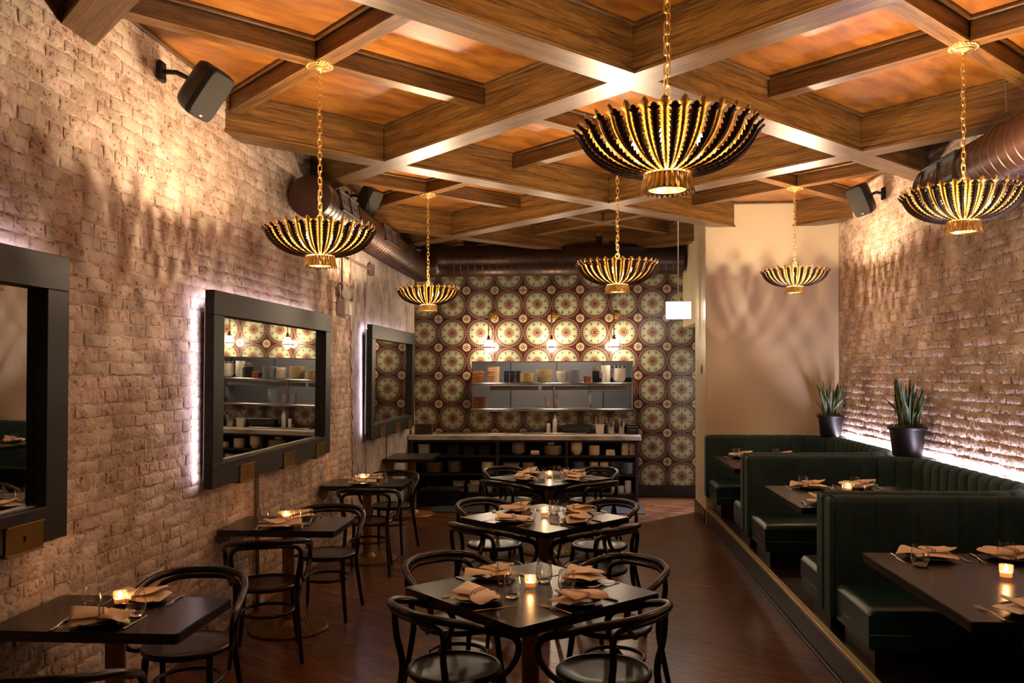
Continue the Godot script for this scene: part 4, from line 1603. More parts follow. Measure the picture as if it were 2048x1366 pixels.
var napkin_turn := 0
func setting(x: float, d: float, y: float, turn: float, where: String, what := "pnkf", kx := 0.150, fx := -0.150) -> void:
	# one cover: plate, folded napkin, knife on the right and fork on the left of a diner who looks along local -z
	var b := turned(turn)
	var at := P(x, y, d)
	if "p" in what:
		item("side_plate", G.plate, M.plate_dark, at, b, "dark brown plate under the napkin " + where, "plate", "plates on the dining tables")
	if "n" in what:
		napkin_turn += 1
		item("napkin", G["napkin%d" % (napkin_turn % 3)], M.linen, at + Vector3(0, 0.006, 0), turned(turn + rng.randf_range(-0.5, 0.5)), "folded cream linen napkin on the plate " + where, "napkin", "folded cream napkins")
	if "k" in what:
		item("table_knife", G.knife, M.cutlery, at + b * Vector3(kx, 0.0, 0.01), turned(turn + rng.randf_range(-0.12, 0.12)), "steel table knife beside the plate " + where, "knife", "table knives")
	if "f" in what:
		item("table_fork", G.fork, M.cutlery, at + b * Vector3(fx, 0.0, 0.01), turned(turn + rng.randf_range(-0.12, 0.12)), "steel table fork beside the plate " + where, "fork", "table forks")

func tumbler(x: float, d: float, y: float, where: String) -> void:
	item("tumbler", G.tumbler, M.glass, P(x, y, d), turned(rng.randf() * TAU), "clear stemless drinking glass " + where, "glass", "stemless drinking glasses")

func candle(x: float, d: float, y: float, where: String) -> void:
	var t := thing("votive_candle", "lit votive candle in a small glass " + where, "candle", P(x, y, d), 0.0, "votive candles")
	part(t, "cup", G.votive, M.water_glass)
	part(t, "wax", G.wax, M.wax)
	part(t, "flame", G.flame, M.flame)
	omni(t, Vector3(0, 0.052, 0), Color(1.0, 0.66, 0.38), CANDLE, 0.006)

func build_centre_tables() -> void:
	var chair := make_chair()
	var used := false
	var tn := ["nearest centre table", "middle centre table", "farthest centre table"]
	var ctr := [Vector2(-0.2237, 4.069), Vector2(-0.2308, 6.114), Vector2(-0.2658, 8.3715)]
	var twist := [-0.0274, 0.0653, 0.0172]
	var seats := [["front left", -0.325, -0.285], ["front right", 0.342, -0.285], ["back left", -0.405, 0.415], ["back right", 0.405, 0.415]]
	var plates := [Vector2(-0.222, -0.215), Vector2(0.222, -0.215), Vector2(-0.205, 0.225), Vector2(0.245, 0.205)]
	for k in 3:
		var c: Vector2 = ctr[k]
		table("dining_table", "square black table set diagonally, the %s" % tn[k], P(c.x, 0, c.y), PI / 4.0 + twist[k], 0.876, 0.876, TT, 0.28, "square tables down the middle")
		for s in 4:
			var o := Vector2(seats[s][1], seats[s][2])
			if k > 0 and s < 2:
				o = Vector2(o.x * 1.05, o.y * 1.25)
			var where := "%s of the %s" % [seats[s][0], tn[k]]
			var jit := rng.randf_range(-0.09, 0.09)
			var lab := "dark bentwood armchair, %s" % where
			var a := facing(-o.x, -o.y) + jit
			var at := P(c.x + o.x, 0, c.y + o.y)
			if used:
				copy(chair, at, a, lab)
			else:
				chair.position = at
				chair.rotation.y = a
				chair.set_meta("label", lab)
				used = true
			var p: Vector2 = plates[s]
			setting(c.x + p.x, c.y + p.y, TT, facing(-o.x, -o.y) + twist[k], "at the %s of the %s" % [seats[s][0], tn[k]])
		var gl := [[-0.085, -0.145, "front left"], [-0.145, 0.095, "back left"], [0.072, 0.15, "back right"], [0.17, 0.0, "right"]]
		for e in gl:
			tumbler(c.x + e[0] + rng.randf_range(-0.012, 0.012), c.y + e[1] + rng.randf_range(-0.012, 0.012), TT, "%s of the candle on the %s" % [e[2], tn[k]])
		candle(c.x, c.y + 0.012, TT, "on the %s" % tn[k])
	# tables along the brick wall
	var wn := ["nearest wall table", "second wall table", "third wall table"]
	var wd := [3.545, 5.735, 7.905]
	for k in 3:
		var d: float = wd[k]
		table("wall_table", "dark rectangular table against the brick, the %s" % wn[k], P((left_x(d) + 0.025 - 1.598) / 2.0, 0, d + 0.02), 0.0, -1.598 - left_x(d) - 0.025, 0.56, TT, 0.27, "small tables along the left wall")
		copy(chair, P([-1.90, -1.952, -1.86][k], 0, d - [0.60, 0.50, 0.42][k]), [0.16, 0.32, 0.12][k], "dark bentwood armchair on the near side of the %s" % wn[k])
		copy(chair, P([-1.90, -1.83, -1.85][k], 0, d + [0.47, 0.37, 0.43][k]), PI + [0.12, 0.05, -0.1][k], "dark bentwood armchair on the far side of the %s" % wn[k])
		setting(-2.0, d - 0.12, TT, 0.0 + 0.15, "on the near side of the %s" % wn[k])
		setting(-1.99, d + 0.205, TT, PI + 0.1, "on the far side of the %s" % wn[k])
		tumbler(-2.14 - 0.05 * (k % 2), d + 0.06, TT, "on the wall side of the %s" % wn[k])
		tumbler(-1.90 + 0.04 * k, d - 0.01, TT, "on the room side of the %s" % wn[k])
		candle(-2.05, d + 0.13, TT, "on the %s" % wn[k])
	var t4 := table("wall_table", "bare small dark table standing before the shelves at the left wall", P(-2.03, 0, 10.43), 0.0, 0.60, 0.76, TT, 0.27, "small tables along the left wall")

# ---------------------------------------------------------------- green booths
func booth(called_label: String, d_near: float, d_rear: float, both: bool) -> void:
	# a U (or, nearest the camera, an L) of channelled velvet backs over leather seats
	var t := thing("velvet_booth", called_label, "booth", P(SX, PLAT, (d_near + d_rear) / 2.0), 0.0, "green velvet booths on the platform")
	var org := t.position
	var y0 := 0.335 - PLAT
	var ys := 0.548 - PLAT
	var yt := 1.045 - PLAT
	var xw := 2.845
	var rc := 0.42
	var thick := 0.105
	# plan path of the backrest face, from the aisle end of the rear back round to the near back
	var path := []      # [point (x, d), inward normal, arc length]
	var add := func(x: float, d: float, nx: float, nd: float) -> void:
		var s := 0.0
		if path.size():
			s = path[-1][2] + path[-1][0].distance_to(Vector2(x, d))
		path.append([Vector2(x, d), Vector2(nx, nd).normalized(), s])
	add.call(SX + 0.0, d_rear, 0.0, -1.0)
	add.call(xw - rc, d_rear, 0.0, -1.0)
	for k in range(1, 13):
		var a := k / 12.0 * PI / 2.0
		add.call(xw - rc + rc * sin(a), d_rear - rc + rc * cos(a), -sin(a), -cos(a))
	if both:
		add.call(xw, d_near + rc, -1.0, 0.0)
		for k in range(1, 13):
			var a := k / 12.0 * PI / 2.0
			add.call(xw - rc + rc * cos(a), d_near + rc - rc * sin(a), -cos(a), sin(a))
		add.call(SX, d_near, 0.0, 1.0)
	else:
		add.call(xw, d_near, -1.0, 0.0)
	var total: float = path[-1][2]
	var at_s := func(s: float) -> Array:
		for k in range(1, path.size()):
			if s <= path[k][2] + 1e-6:
				var f: float = (s - path[k - 1][2]) / maxf(path[k][2] - path[k - 1][2], 1e-6)
				return [path[k - 1][0].lerp(path[k][0], f), path[k - 1][1].lerp(path[k][1], f).normalized()]
		return [path[-1][0], path[-1][1]]
	# solid shell behind the padding
	var outer := PackedVector2Array()
	var inner := PackedVector2Array()
	for e in path:
		inner.append(e[0])
		outer.append(e[0] - e[1] * thick)
	var sh := MB.new()
	for k in inner.size() - 1:
		for yy in [[yt - 0.03, 1.0], [y0, -1.0]]:
			sh.flat([L(inner[k], yy[0], org), L(inner[k + 1], yy[0], org), L(outer[k + 1], yy[0], org), L(outer[k], yy[0], org)], Vector3(0, yy[1], 0))
		sh.flat([L(outer[k], y0, org), L(outer[k + 1], y0, org), L(outer[k + 1], yt - 0.03, org), L(outer[k], yt - 0.03, org)], L(outer[k], 0, org) - L(inner[k], 0, org))
	for k in [0, inner.size() - 1]:
		var hint := Vector3(-1, 0, 0) if (k == 0 or both) else Vector3(0, 0, 1)
		sh.flat([L(outer[k], y0, org), L(inner[k], y0, org), L(inner[k], yt - 0.03, org), L(outer[k], yt - 0.03, org)], hint)
	part(t, "shell", sh, M.velvet)
	# channels: broad along the straight backs, narrow round the corners and along the wall
	var cuts := [0.0]
	var straight := xw - rc - SX
	for k in range(1, 5):
		cuts.append(straight * k / 4.0)
	var s := straight
	var end_narrow := total - (straight if both else 0.0)
	var nn := int(round((end_narrow - s) / 0.155))
	for k in range(1, nn + 1):
		cuts.append(s + (end_narrow - s) * k / nn)
	if both:
		for k in range(1, 5):
			cuts.append(end_narrow + straight * k / 4.0)
	for k in cuts.size() - 1:
		var a: float = cuts[k]
		var b: float = cuts[k + 1]
		var fat := 0.016 if b - a > 0.16 else 0.024
		var rows := []
		var nv := 17
		for j in nv:
			var row := []
			var f := float(j) / (nv - 1)
			for q in 13:
				var w := q / 12.0
				var e: Array = at_s.call(lerpf(a, b, w))
				var bulge := fat * pow(maxf(0.0, 1.0 - pow(absf(2.0 * w - 1.0), 2.6)), 0.55)
				var y: float
				var o: float
				if f < 0.62:
					y = lerpf(ys - 0.03, yt - 0.045, f / 0.62)
					o = bulge + 0.022 + 0.012 * (1.0 - f / 0.62)
				else:
					# rolled top
					var an := (f - 0.62) / 0.38 * PI * 0.94
					y = yt - 0.045 + (0.045 + bulge * 0.25) * sin(an)
					o = -0.028 + (bulge + 0.05) * cos(an)
				row.append(L(e[0] + e[1] * o, y, org))
			rows.append(row)
		var m := MB.new()
		m.grid(rows)
		part(t, "back_channel", m, M.velvet)
	# end panels with piped edges at the aisle
	for e in ([[d_rear, 1.0], [d_near, -1.0]] if both else [[d_rear, 1.0]]):
		var m := MB.new()
		m.box(Vector3.ZERO, Vector3(0.04, yt - y0 - 0.012, thick + 0.03), 0.017)
		var ep := part(t, "end_panel", m, M.velvet, P(SX - 0.006, PLAT + (yt + y0) / 2.0 - 0.006, e[0] + e[1] * (thick / 2.0 - 0.012)) - org)
		var pp := MB.new()
		for z in [-thick / 2.0 - 0.012, thick / 2.0 + 0.012]:
			pp.tube([Vector3(-0.012, y0 + 0.004, z * 0.86), Vector3(-0.012, yt - 0.03, z * 0.86), Vector3(-0.010, yt - 0.016, z * 0.78)], [0.005], 6)
		part(ep, "piping", pp, M.velvet, Vector3(0, -(yt + y0) / 2.0 + 0.006, 0))
	# seats
	var sd := 0.60
	var seats := [[SX, xw - 0.02, d_rear - sd, d_rear - 0.015, 0.0, -1.0]]
	if both:
		seats.append([SX, xw - 0.02, d_near + 0.015, d_near + 0.49, 0.0, 1.0])
		seats.append([xw - sd, xw - 0.02, d_near + 0.49, d_rear - sd, -1.0, 0.0])
	else:
		seats.append([xw - sd, xw - 0.02, d_near, d_rear - sd, -1.0, 0.0])
	for e in seats:
		var cn := Vector2((e[0] + e[1]) / 2.0, (e[2] + e[3]) / 2.0)
		var sz := Vector2(e[1] - e[0], e[3] - e[2])
		var sc := part(t, "seat_cushion", cushion(sz.x, sz.y, 0.135), M.leather, P(cn.x, PLAT + ys - 0.135, cn.y) - org)
		var bd := MB.new()
		bd.box(Vector3.ZERO, Vector3(sz.x - 0.008, ys - 0.137 - y0, sz.y - 0.008), 0.006)
		part(t, "seat_rail", bd, M.leather, P(cn.x, PLAT + (ys - 0.137 + y0) / 2.0, cn.y) - org)
		var pp := MB.new()
		var hx := sz.x / 2.0 - 0.002
		var hz := sz.y / 2.0 - 0.002
		pp.tube([Vector3(-hx, 0, -hz), Vector3(hx, 0, -hz), Vector3(hx, 0, hz), Vector3(-hx, 0, hz)], [0.0045], 6, true)
		part(sc, "piping", pp, M.leather, Vector3(0, -0.001, 0))
		var tk := MB.new()
		tk.box(Vector3.ZERO, Vector3(sz.x - (0.07 if e[5] != 0.0 else 0.05), y0, sz.y - 0.09))
		part(t, "toe_kick", tk, M.riser, P(cn.x + 0.025, PLAT + y0 / 2.0, cn.y - e[5] * 0.04) - org)

func L(p: Vector2, y: float, org: Vector3) -> Vector3:
	return Vector3(p.x, PLAT + y, -p.y) - org

func cushion(w: float, d: float, h: float) -> MB:
	# a crowned seat pad with rounded edges; base at y = 0
	var m := MB.new()
	var rows := []
	var us := [0.0, 0.012, 0.035, 0.09, 0.3, 0.5, 0.7, 0.91, 0.965, 0.988, 1.0]
	for z in us.size():
		var row := []
		for x in us.size():
			var ex := minf(us[x], 1.0 - us[x]) * w
			var ez := minf(us[z], 1.0 - us[z]) * d
			var e := minf(ex, ez)
			var rr := 0.035
			var drop := rr - sqrt(maxf(0.0, rr * rr - pow(maxf(0.0, rr - e), 2.0)))
			var crown: float = 0.016 * (1.0 - pow(absf(us[x] * 2.0 - 1.0), 4.0)) * (1.0 - pow(absf(us[z] * 2.0 - 1.0), 4.0))
			row.append(Vector3((us[x] - 0.5) * w, h - drop + crown, (us[z] - 0.5) * d))
		rows.append(row)
	rows.reverse()
	m.grid(rows)
	var top := h - 0.035
	for e in [[Vector3(-w / 2, 0, -d / 2), Vector3(w / 2, 0, -d / 2), Vector3(0, 0, -1)], [Vector3(w / 2, 0, d / 2), Vector3(-w / 2, 0, d / 2), Vector3(0, 0, 1)], [Vector3(-w / 2, 0, d / 2), Vector3(-w / 2, 0, -d / 2), Vector3(-1, 0, 0)], [Vector3(w / 2, 0, -d / 2), Vector3(w / 2, 0, d / 2), Vector3(1, 0, 0)]]:
		m.flat([e[0], e[1], e[1] + Vector3(0, top, 0), e[0] + Vector3(0, top, 0)], e[2])
	return m

func build_booths() -> void:
	booth("green velvet booth nearest the camera, at the right edge", 2.3, 5.09, false)
	booth("middle green velvet booth, curved, with a potted plant at its corner", 5.33, 7.50, true)
	booth("farthest green velvet booth against the beige wall", 7.765, 9.845, true)
	# ledges in the corners behind the curved backs; the plants stand on them
	for e in [[2.50, 3.0, 7.19, 7.76], [2.50, 3.0, 9.55, DP]]:
		var lg := MB.new()
		lg.box(Vector3.ZERO, Vector3(0.17, 0.03, e[3] - e[2] - 0.10), 0.003)
		item("corner_ledge", lg, M.black, P(2.84 + 0.05, 1.030, (e[2] + e[3]) / 2.0 + 0.02), Basis.IDENTITY, "dark ledge under the plant pot in the corner of the %s booth" % ("middle" if e[2] < 8 else "farthest"), "ledge")
	var tb := [["nearest booth table", 3.235, 4.44, 0.852, 2.06], ["middle booth table", 5.60, 6.67, 0.893, 2.02], ["farthest booth table", 7.955, 9.10, 0.877, 2.02]]
	for k in 3:
		var e: Array = tb[k]
		var x0 := 1.45
		var x1 := 2.52
		table("booth_table", "dark rectangular table inside the booth, the %s" % e[0], P((x0 + x1) / 2.0, PLAT, (e[1] + e[2]) / 2.0), 0.0, x1 - x0, e[2] - e[1], e[3] - PLAT, 0.26, "tables in the green booths", 0.006)
	# light strip along the wall behind the backs
	for e in [[2.5, 5.2], [5.2, 7.6], [7.6, 9.85]]:
		var t := thing("led_strip", "cool white light strip hidden behind the %s booth back along the brick" % ["nearest", "middle", "farthest"][0 if e[0] < 3 else (1 if e[0] < 6 else 2)], "light strip", P(XR - 0.03, 0.985, (e[0] + e[1]) / 2.0), 0.0, "light strips behind the booths")
		var m := MB.new()
		m.box(Vector3.ZERO, Vector3(0.012, 0.012, e[1] - e[0] - 0.02), 0.002)
		part(t, "diode_tape", m, M.led)
		var ch := MB.new()
		ch.box(Vector3(0.004, -0.012, 0), Vector3(0.03, 0.010, e[1] - e[0] - 0.02), 0.002)
		part(t, "channel", ch, M.dull_steel)
		var l := area(t, Vector3(0, 0.008, 0), Vector3.UP, Vector2(0.012, e[1] - e[0] - 0.04), Color(0.93, 0.88, 1.0), LED_B)
		l.transform = Transform3D(Basis(Vector3(1, 0, 0), Vector3(0, 0, 1), Vector3(0, -1, 0)), Vector3(0, 0.008, 0))
	# covers
	var y1 := 0.852
	setting(1.73, 4.30, y1, facing(0.05, -1), "at the rear left of the nearest booth table")
	setting(2.12, 4.31, y1, facing(0, -1), "at the rear middle of the nearest booth table")
	setting(1.72, 3.36, y1, facing(0, 1), "at the front left of the nearest booth table", "pnf")
	tumbler(1.625, 4.15, y1, "before the rear left napkin on the nearest booth table")
	tumbler(2.06, 4.235, y1, "behind the candle on the nearest booth table")
	tumbler(2.02, 3.72, y1, "beside the candle on the nearest booth table")
	candle(1.895, 3.90, y1, "on the nearest booth table")
	var y2 := 0.893
	setting(1.75, 6.53, y2, facing(0, -1), "at the rear left of the middle booth table")
	setting(2.12, 6.54, y2, facing(0, -1), "at the rear right of the middle booth table")
	setting(1.66, 5.78, y2, facing(0, 1), "at the front left of the middle booth table")
	setting(2.15, 5.80, y2, facing(0, 1), "at the front right of the middle booth table")
	tumbler(1.685, 6.45, y2, "before the rear left napkin on the middle booth table")
	tumbler(2.05, 6.42, y2, "before the rear right napkin on the middle booth table")
	tumbler(2.09, 6.22, y2, "right of the candle on the middle booth table")
	tumbler(1.80, 6.0, y2, "front left on the middle booth table")
	candle(1.97, 6.33, y2, "on the middle booth table")
	var y3 := 0.877
	setting(1.72, 8.95, y3, facing(0, -1), "at the rear left of the farthest booth table")
	setting(2.12, 8.96, y3, facing(0, -1), "at the rear right of the farthest booth table")
	setting(1.72, 8.14, y3, facing(0, 1), "at the front left of the farthest booth table")
	tumbler(1.655, 8.92, y3, "before the rear left napkin on the farthest booth table")
	tumbler(2.05, 8.90, y3, "before the rear right napkin on the farthest booth table")
	tumbler(1.75, 8.45, y3, "front left on the farthest booth table")
	candle(1.93, 8.80, y3, "on the farthest booth table")

# ---------------------------------------------------------------- plants
func plant(at: Vector3, r: float, seed_: int, label: String) -> void:
	var t := thing("potted_snake_plant", label, "plant", at, 0.0, "snake plants in black pots")
	var h := r * 1.66
	var p := MB.new()
	p.lathe([[0.0, 0.0], [r * 0.74, 0.0], [r * 0.78, 0.012], [r * 0.94, h * 0.90], [r * 1.03, h * 0.905], [r * 1.05, h * 0.93], [r * 1.05, h * 0.985], [r * 1.02, h], [r * 0.93, h * 0.985], [r * 0.9, h * 0.92]], 40)
	part(t, "pot", p, M.pot)
	var s := MB.new()
	s.lathe([[r * 0.95, h * 0.93], [r * 0.8, h * 0.99], [r * 0.4, h * 1.03], [0.0, h * 1.04]], 24)
	var rr := RandomNumberGenerator.new()
	rr.seed = seed_
	for k in 90:
		var a := rr.randf() * TAU
		var q := r * sqrt(rr.randf()) * 1.0
		var c := Vector3(q * cos(a), h * 1.0 + rr.randf() * 0.012, q * sin(a))
		var e := Vector3(rr.randf_range(-1, 1), rr.randf_range(-0.35, 0.5), rr.randf_range(-1, 1)) * 0.03
		s.tube([c - e, c + Vector3(0, 0.012, 0), c + e], [0.0022], 4)
	part(t, "moss", s, M.moss)
	for k in 34:
		var a := TAU * k / 34.0 * 3.0 + rr.randf() * 0.5
		var q := r * rr.randf_range(0.1, 0.6)
		var lean := rr.randf_range(0.05, 0.36) + (0.45 if k % 7 == 3 else 0.0)
		var len_ := r * rr.randf_range(1.5, 3.0) * (0.8 if k % 7 == 3 else 1.0)
		var wid := r * rr.randf_range(0.085, 0.125)
		var dir := Vector3(cos(a), 0, sin(a))
		var side := Vector3(-sin(a), 0, cos(a)).rotated(Vector3.UP, rr.randf_range(-1.2, 1.2))
		var nrm := side.cross(Vector3.UP)
		var rows := []
		var tw := rr.randf_range(-0.7, 0.7)
		for j in 12:
			var f := j / 11.0
			var c := dir * (q + len_ * lean * f * (0.55 + 0.45 * f)) + Vector3(0, h * 0.98 + len_ * f * (1.0 - 0.25 * lean * f), 0)
			c.x = minf(c.x, XR - 0.05 - at.x)
			c.z = maxf(c.z, -at.z - DP + 0.05) if at.z < -9.0 else c.z
			var w := wid * (0.55 + 0.75 * sin(minf(f * 1.25, 1.0) * PI * 0.5)) * (1.0 if f < 0.62 else pow(maxf(0.0, (1.0 - f) / 0.38), 0.75))
			var sd := side.rotated(Vector3.UP, tw * f)
			var nm := nrm.rotated(Vector3.UP, tw * f)
			rows.append([c - sd * w + nm * w * 0.45, c - sd * w * 0.78 + nm * w * 0.25, c - sd * w * 0.3, c + sd * w * 0.3, c + sd * w * 0.78 + nm * w * 0.25, c + sd * w + nm * w * 0.45])
		var m := MB.new()
		m.grid(rows)
		# yellow margins are part of the leaf
		for q2 in m.v.size():
			var cu := q2 % 6
			m.c[q2] = Color(0.36, 0.33, 0.10) if (cu == 0 or cu == 5) else (Color(0.022, 0.045, 0.018) if (q2 / 6 + k) % 3 else Color(0.045, 0.075, 0.035))
		part(t, "leaf", m, M.leaf)

func build_plants() -> void:
	plant(P(2.825, 1.047, 7.485), 0.152, 5, "larger snake plant in a black pot at the corner of the middle booth")
	plant(P(2.83, 1.047, 9.70), 0.14, 9, "smaller snake plant in a black pot beside the beige wall")

# ---------------------------------------------------------------- the pass, its counter and everything on it
func plate_mesh(r: float, h: float) -> ArrayMesh:
	var m := MB.new()
	m.lathe([[0.0, 0.0], [r * 0.62, 0.0], [r * 0.68, h * 0.15], [r * 0.97, h * 0.8], [r, h], [r * 0.96, h], [r * 0.66, h * 0.4], [0.0, h * 0.32]], 24)
	return m.mesh()

func bowl_mesh(r: float, h: float) -> ArrayMesh:
	var m := MB.new()
	m.lathe([[0.0, 0.0], [r * 0.5, 0.0], [r * 0.55, h * 0.06], [r * 0.86, h * 0.42], [r * 0.98, h * 0.85], [r, h], [r * 0.93, h], [r * 0.8, h * 0.45], [r * 0.48, h * 0.14], [0.0, h * 0.1]], 24)
	return m.mesh()

func cup_mesh(r: float, h: float) -> ArrayMesh:
	var m := MB.new()
	m.lathe([[0.0, 0.0], [r * 0.86, 0.0], [r * 0.93, h * 0.1], [r, h], [r * 0.92, h], [r * 0.85, h * 0.14], [0.0, h * 0.12]], 24)
	return m.mesh()

func square_mesh(w: float, h: float) -> ArrayMesh:
	var m := MB.new()
	m.prism(rounded(w * 0.8, w * 0.8, 0.012), 0.0, h * 0.3)
	m.prism(rounded(w, w, 0.014), h * 0.3, h)
	return m.mesh()

func stack(called: String, shape: ArrayMesh, m: Material, count: int, pitch: float, x: float, y: float, d: float, label: String, category: String) -> void:
	# every piece of a stack is a thing of its own, told apart by its place in the stack
	var nth := ["bottom", "second", "third", "fourth", "fifth", "sixth", "seventh", "eighth", "ninth", "tenth", "eleventh", "twelfth"]
	var cut := label.find(" in the ")
	for k in count:
		var which: String = "topmost" if k == count - 1 else ("lowest" if k == 0 else "%s up" % nth[k])
		var text := "%s, %s%s" % [label.left(cut), which, label.substr(cut)]
		item(called, shape, m, P(x + rng.randf_range(-0.002, 0.002), y + k * pitch, d + rng.randf_range(-0.002, 0.002)), turned(rng.randf() * 0.12), text, category, label)

func tub_mesh(w: float, d: float, h: float) -> ArrayMesh:
	# open tapered food pan with a rolled rim
	var m := MB.new()
	var rows := []
	for e in [[0.80, 0.0], [0.82, 0.01], [0.93, h - 0.008], [1.06, h - 0.006], [1.06, h], [0.92, h], [0.80, 0.012]]:
		var row := []
		for p in rounded(w * e[0], d * e[0], 0.02):
			row.append(Vector3(p.x, e[1], p.y))
		rows.append(row)
	m.grid(rows, true)
	var fl := []
	for p in rounded(w * 0.8, d * 0.8, 0.02):
		fl.append(Vector3(p.x, 0.006, p.y))
	m.flat(fl, Vector3.UP)
	return m.mesh()

func build_pass() -> void:
	# counter: open shelving under a marble slab
	var d0 := 11.52
	var d1 := DB - 0.04
	var x0 := XL + 0.055
	var x1 := 0.835
	var t := thing("shelf_counter", "dark open shelving unit under the pass counter", "cabinet", P((x0 + x1) / 2.0, 0, (d0 + d1) / 2.0))
	var org := t.position
	var put := func(called: String, a: Vector3, b: Vector3) -> void:
		var m := MB.new()
		m.box(Vector3.ZERO, (b - a).abs(), 0.003)
		part(t, called, m, M.shelf_wood, (a + b) / 2.0 - org)
	var ups := [x0, -1.10, -0.155, x1 - 0.045]
	for x in ups:
		put.call("upright", P(x, 0.0, d0), P(x + 0.045, 0.845, d1))
	for k in 3:
		for y in [0.10, 0.355, 0.605]:
			put.call("shelf", P(ups[k] + 0.046, y, d0 + 0.01), P(ups[k + 1] - 0.001, y + 0.032, d1))
	put.call("back_panel", P(x0, 0.0, d1), P(x1, 0.845, d1 + 0.02))
	put.call("plinth", P(x0 + 0.046, 0.0, d0 + 0.05), P(x1 - 0.046, 0.098, d0 + 0.07))
	put.call("top_rail", P(x0 + 0.046, 0.815, d0 + 0.012), P(x1 - 0.046, 0.845, d0 + 0.03))
	var ct := MB.new()
	ct.box(Vector3.ZERO, Vector3(x1 - XL - 0.03 + 0.03, 0.062, DB - 0.03 - d0 + 0.03), 0.004)
	item("counter_top", ct, M.marble, P((XL + 0.035 + x1 + 0.03) / 2.0, 0.877, (d0 - 0.03 + DB - 0.03) / 2.0), Basis.IDENTITY, "long grey marble counter slab under the pass", "counter")
	var cy := 0.909
	# two steel shelves through the pass
	for e in [[1.585, "upper stainless shelf of the pass, loaded with crockery", 0.035], [1.222, "lower stainless shelf of the pass", 0.035]]:
		var m := MB.new()
		m.box(Vector3(0, e[2] / 2.0, 0), Vector3(2.29, e[2], 0.44), 0.008)
		var s := thing("pass_shelf", e[1], "shelf", P(-0.345, e[0], DB - 0.0))
		part(s, "shelf_plate", m, M.steel)
		if e[0] > 1.4:
			for x in [0.03, -1.12, 1.12]:
				var c := MB.new()
				c.tube([Vector3(x, -0.328, 0.12), Vector3(x, 0.0, 0.12)], [0.016], 12)
				part(s, "post", c, M.steel)
			var hr := MB.new()
			hr.box(Vector3(0.45, -0.05, -0.12), Vector3(1.2, 0.06, 0.02), 0.003)
			hr.box(Vector3(-0.55, -0.05, -0.12), Vector3(0.7, 0.06, 0.02), 0.003)
			part(s, "ticket_rail", hr, M.dull_steel)
	# upper shelf, left to right; px reading of the photograph gives each place
	var us := 1.622
	var ud := DB - 0.10
	var xs := func(px: float) -> float:
		return (px - 1151.0 + 12.0) / 1697.0 * ud * 1.0 - 0.02
	for k in 3:
		var b := MB.new()
		b.box(Vector3(0, 0.027, 0), Vector3(0.155, 0.052, 0.16), 0.003)
		item("wooden_box", b, M.board, P(-1.40 + 0.004 * k, us + k * 0.0535, ud), turned(0.03 * k), "%s small wooden box at the left end of the upper pass shelf" % ["bottom", "middle", "top"][k], "box", "wooden boxes stacked on the upper pass shelf")
		item("wooden_box", b, M.board, P(-1.385 + 0.004 * k, 1.259 + k * 0.0535, ud), turned(-0.03 * k), "%s small wooden box at the left end of the lower pass shelf" % ["bottom", "middle", "top"][k], "box", "wooden boxes stacked on the lower pass shelf")
	stack("plate", cup_mesh(0.095, 0.035), M.tan_china, 7, 0.032, -1.175, us, ud, "tan dish in the tall stack on the upper pass shelf", "dish")
	var nv := square_mesh(0.078, 0.026)
	for c in 3:
		stack("dish", nv, M.navy_china, 6, 0.0275, -0.985 + 0.083 * c, us, ud, "dark blue dish in the %s column, upper pass shelf" % ["left", "middle", "right"][c], "dish")
	stack("plate", plate_mesh(0.116, 0.018), M.cream_china, 11, 0.0115, -0.69, us, ud, "pale cream plate in the low neat stack on the upper pass shelf", "plate")
	stack("plate", plate_mesh(0.118, 0.022), M.cream_china, 12, 0.0145, -0.445, us, ud, "yellowish plate in the uneven stack on the upper pass shelf", "plate")
	stack("bowl", bowl_mesh(0.078, 0.06), M.white_china, 7, 0.017, -0.205, us, ud, "white bowl in the leaning stack on the upper pass shelf", "bowl")
	stack("plate", plate_mesh(0.104, 0.02), M.grey_china, 11, 0.0155, -0.03, us, ud, "pale grey plate in the stack right of the white bowls", "plate")
	for k in 2:
		var b := MB.new()
		b.box(Vector3(0, 0.023, 0), Vector3(0.11, 0.044, 0.12), 0.004)
		item("clay_box", b, M.terracotta, P(0.16, us + 0.046 * k, ud), Basis.IDENTITY, "%s small reddish brown box on the upper pass shelf" % ["lower", "upper"][k], "box", "reddish brown boxes on the upper pass shelf")
	var hold := thing("black_caddy", "black square caddy with shiny utensils on the upper pass shelf", "caddy", P(0.275, us, ud))
	var hb := MB.new()
	hb.box(Vector3(0, 0.08, 0), Vector3(0.10, 0.16, 0.10), 0.004)
	part(hold, "box", hb, M.black_gloss)
	var hu := MB.new()
	for k in 9:
		hu.tube([Vector3(-0.04 + 0.01 * k, 0.15, 0.02 * sin(k * 2.0)), Vector3(-0.05 + 0.012 * k, 0.20 + 0.012 * (k % 3), 0.03 * sin(k * 2.0))], [0.004, 0.008], 6)
	part(hold, "utensils", hu, M.cutlery)
	stack("bowl", cup_mesh(0.066, 0.055), M.white_china, 11, 0.0185, 0.415, us, ud, "white cup in the tallest stack on the upper pass shelf", "cup")
	stack("bowl", bowl_mesh(0.088, 0.06), M.white_china, 10, 0.0155, 0.605, us, ud, "white bowl in the stack at the right end of the upper pass shelf", "bowl")
	for k in 3:
		var f := MB.new()
		f.lathe([[0.0, 0.0], [0.03, 0.002], [0.04, 0.014], [0.03, 0.03], [0.0, 0.032]], 14)
		item("strainer", f, M.black_gloss, P(0.535 + 0.06 * k, us + 0.2, ud), Basis.IDENTITY, "%s black ladle bowl lying on the right white bowl stack" % ["left", "middle", "right"][k], "ladle", "dark ladles on the right bowl stack")
	# lower shelf
	var ls := 1.259
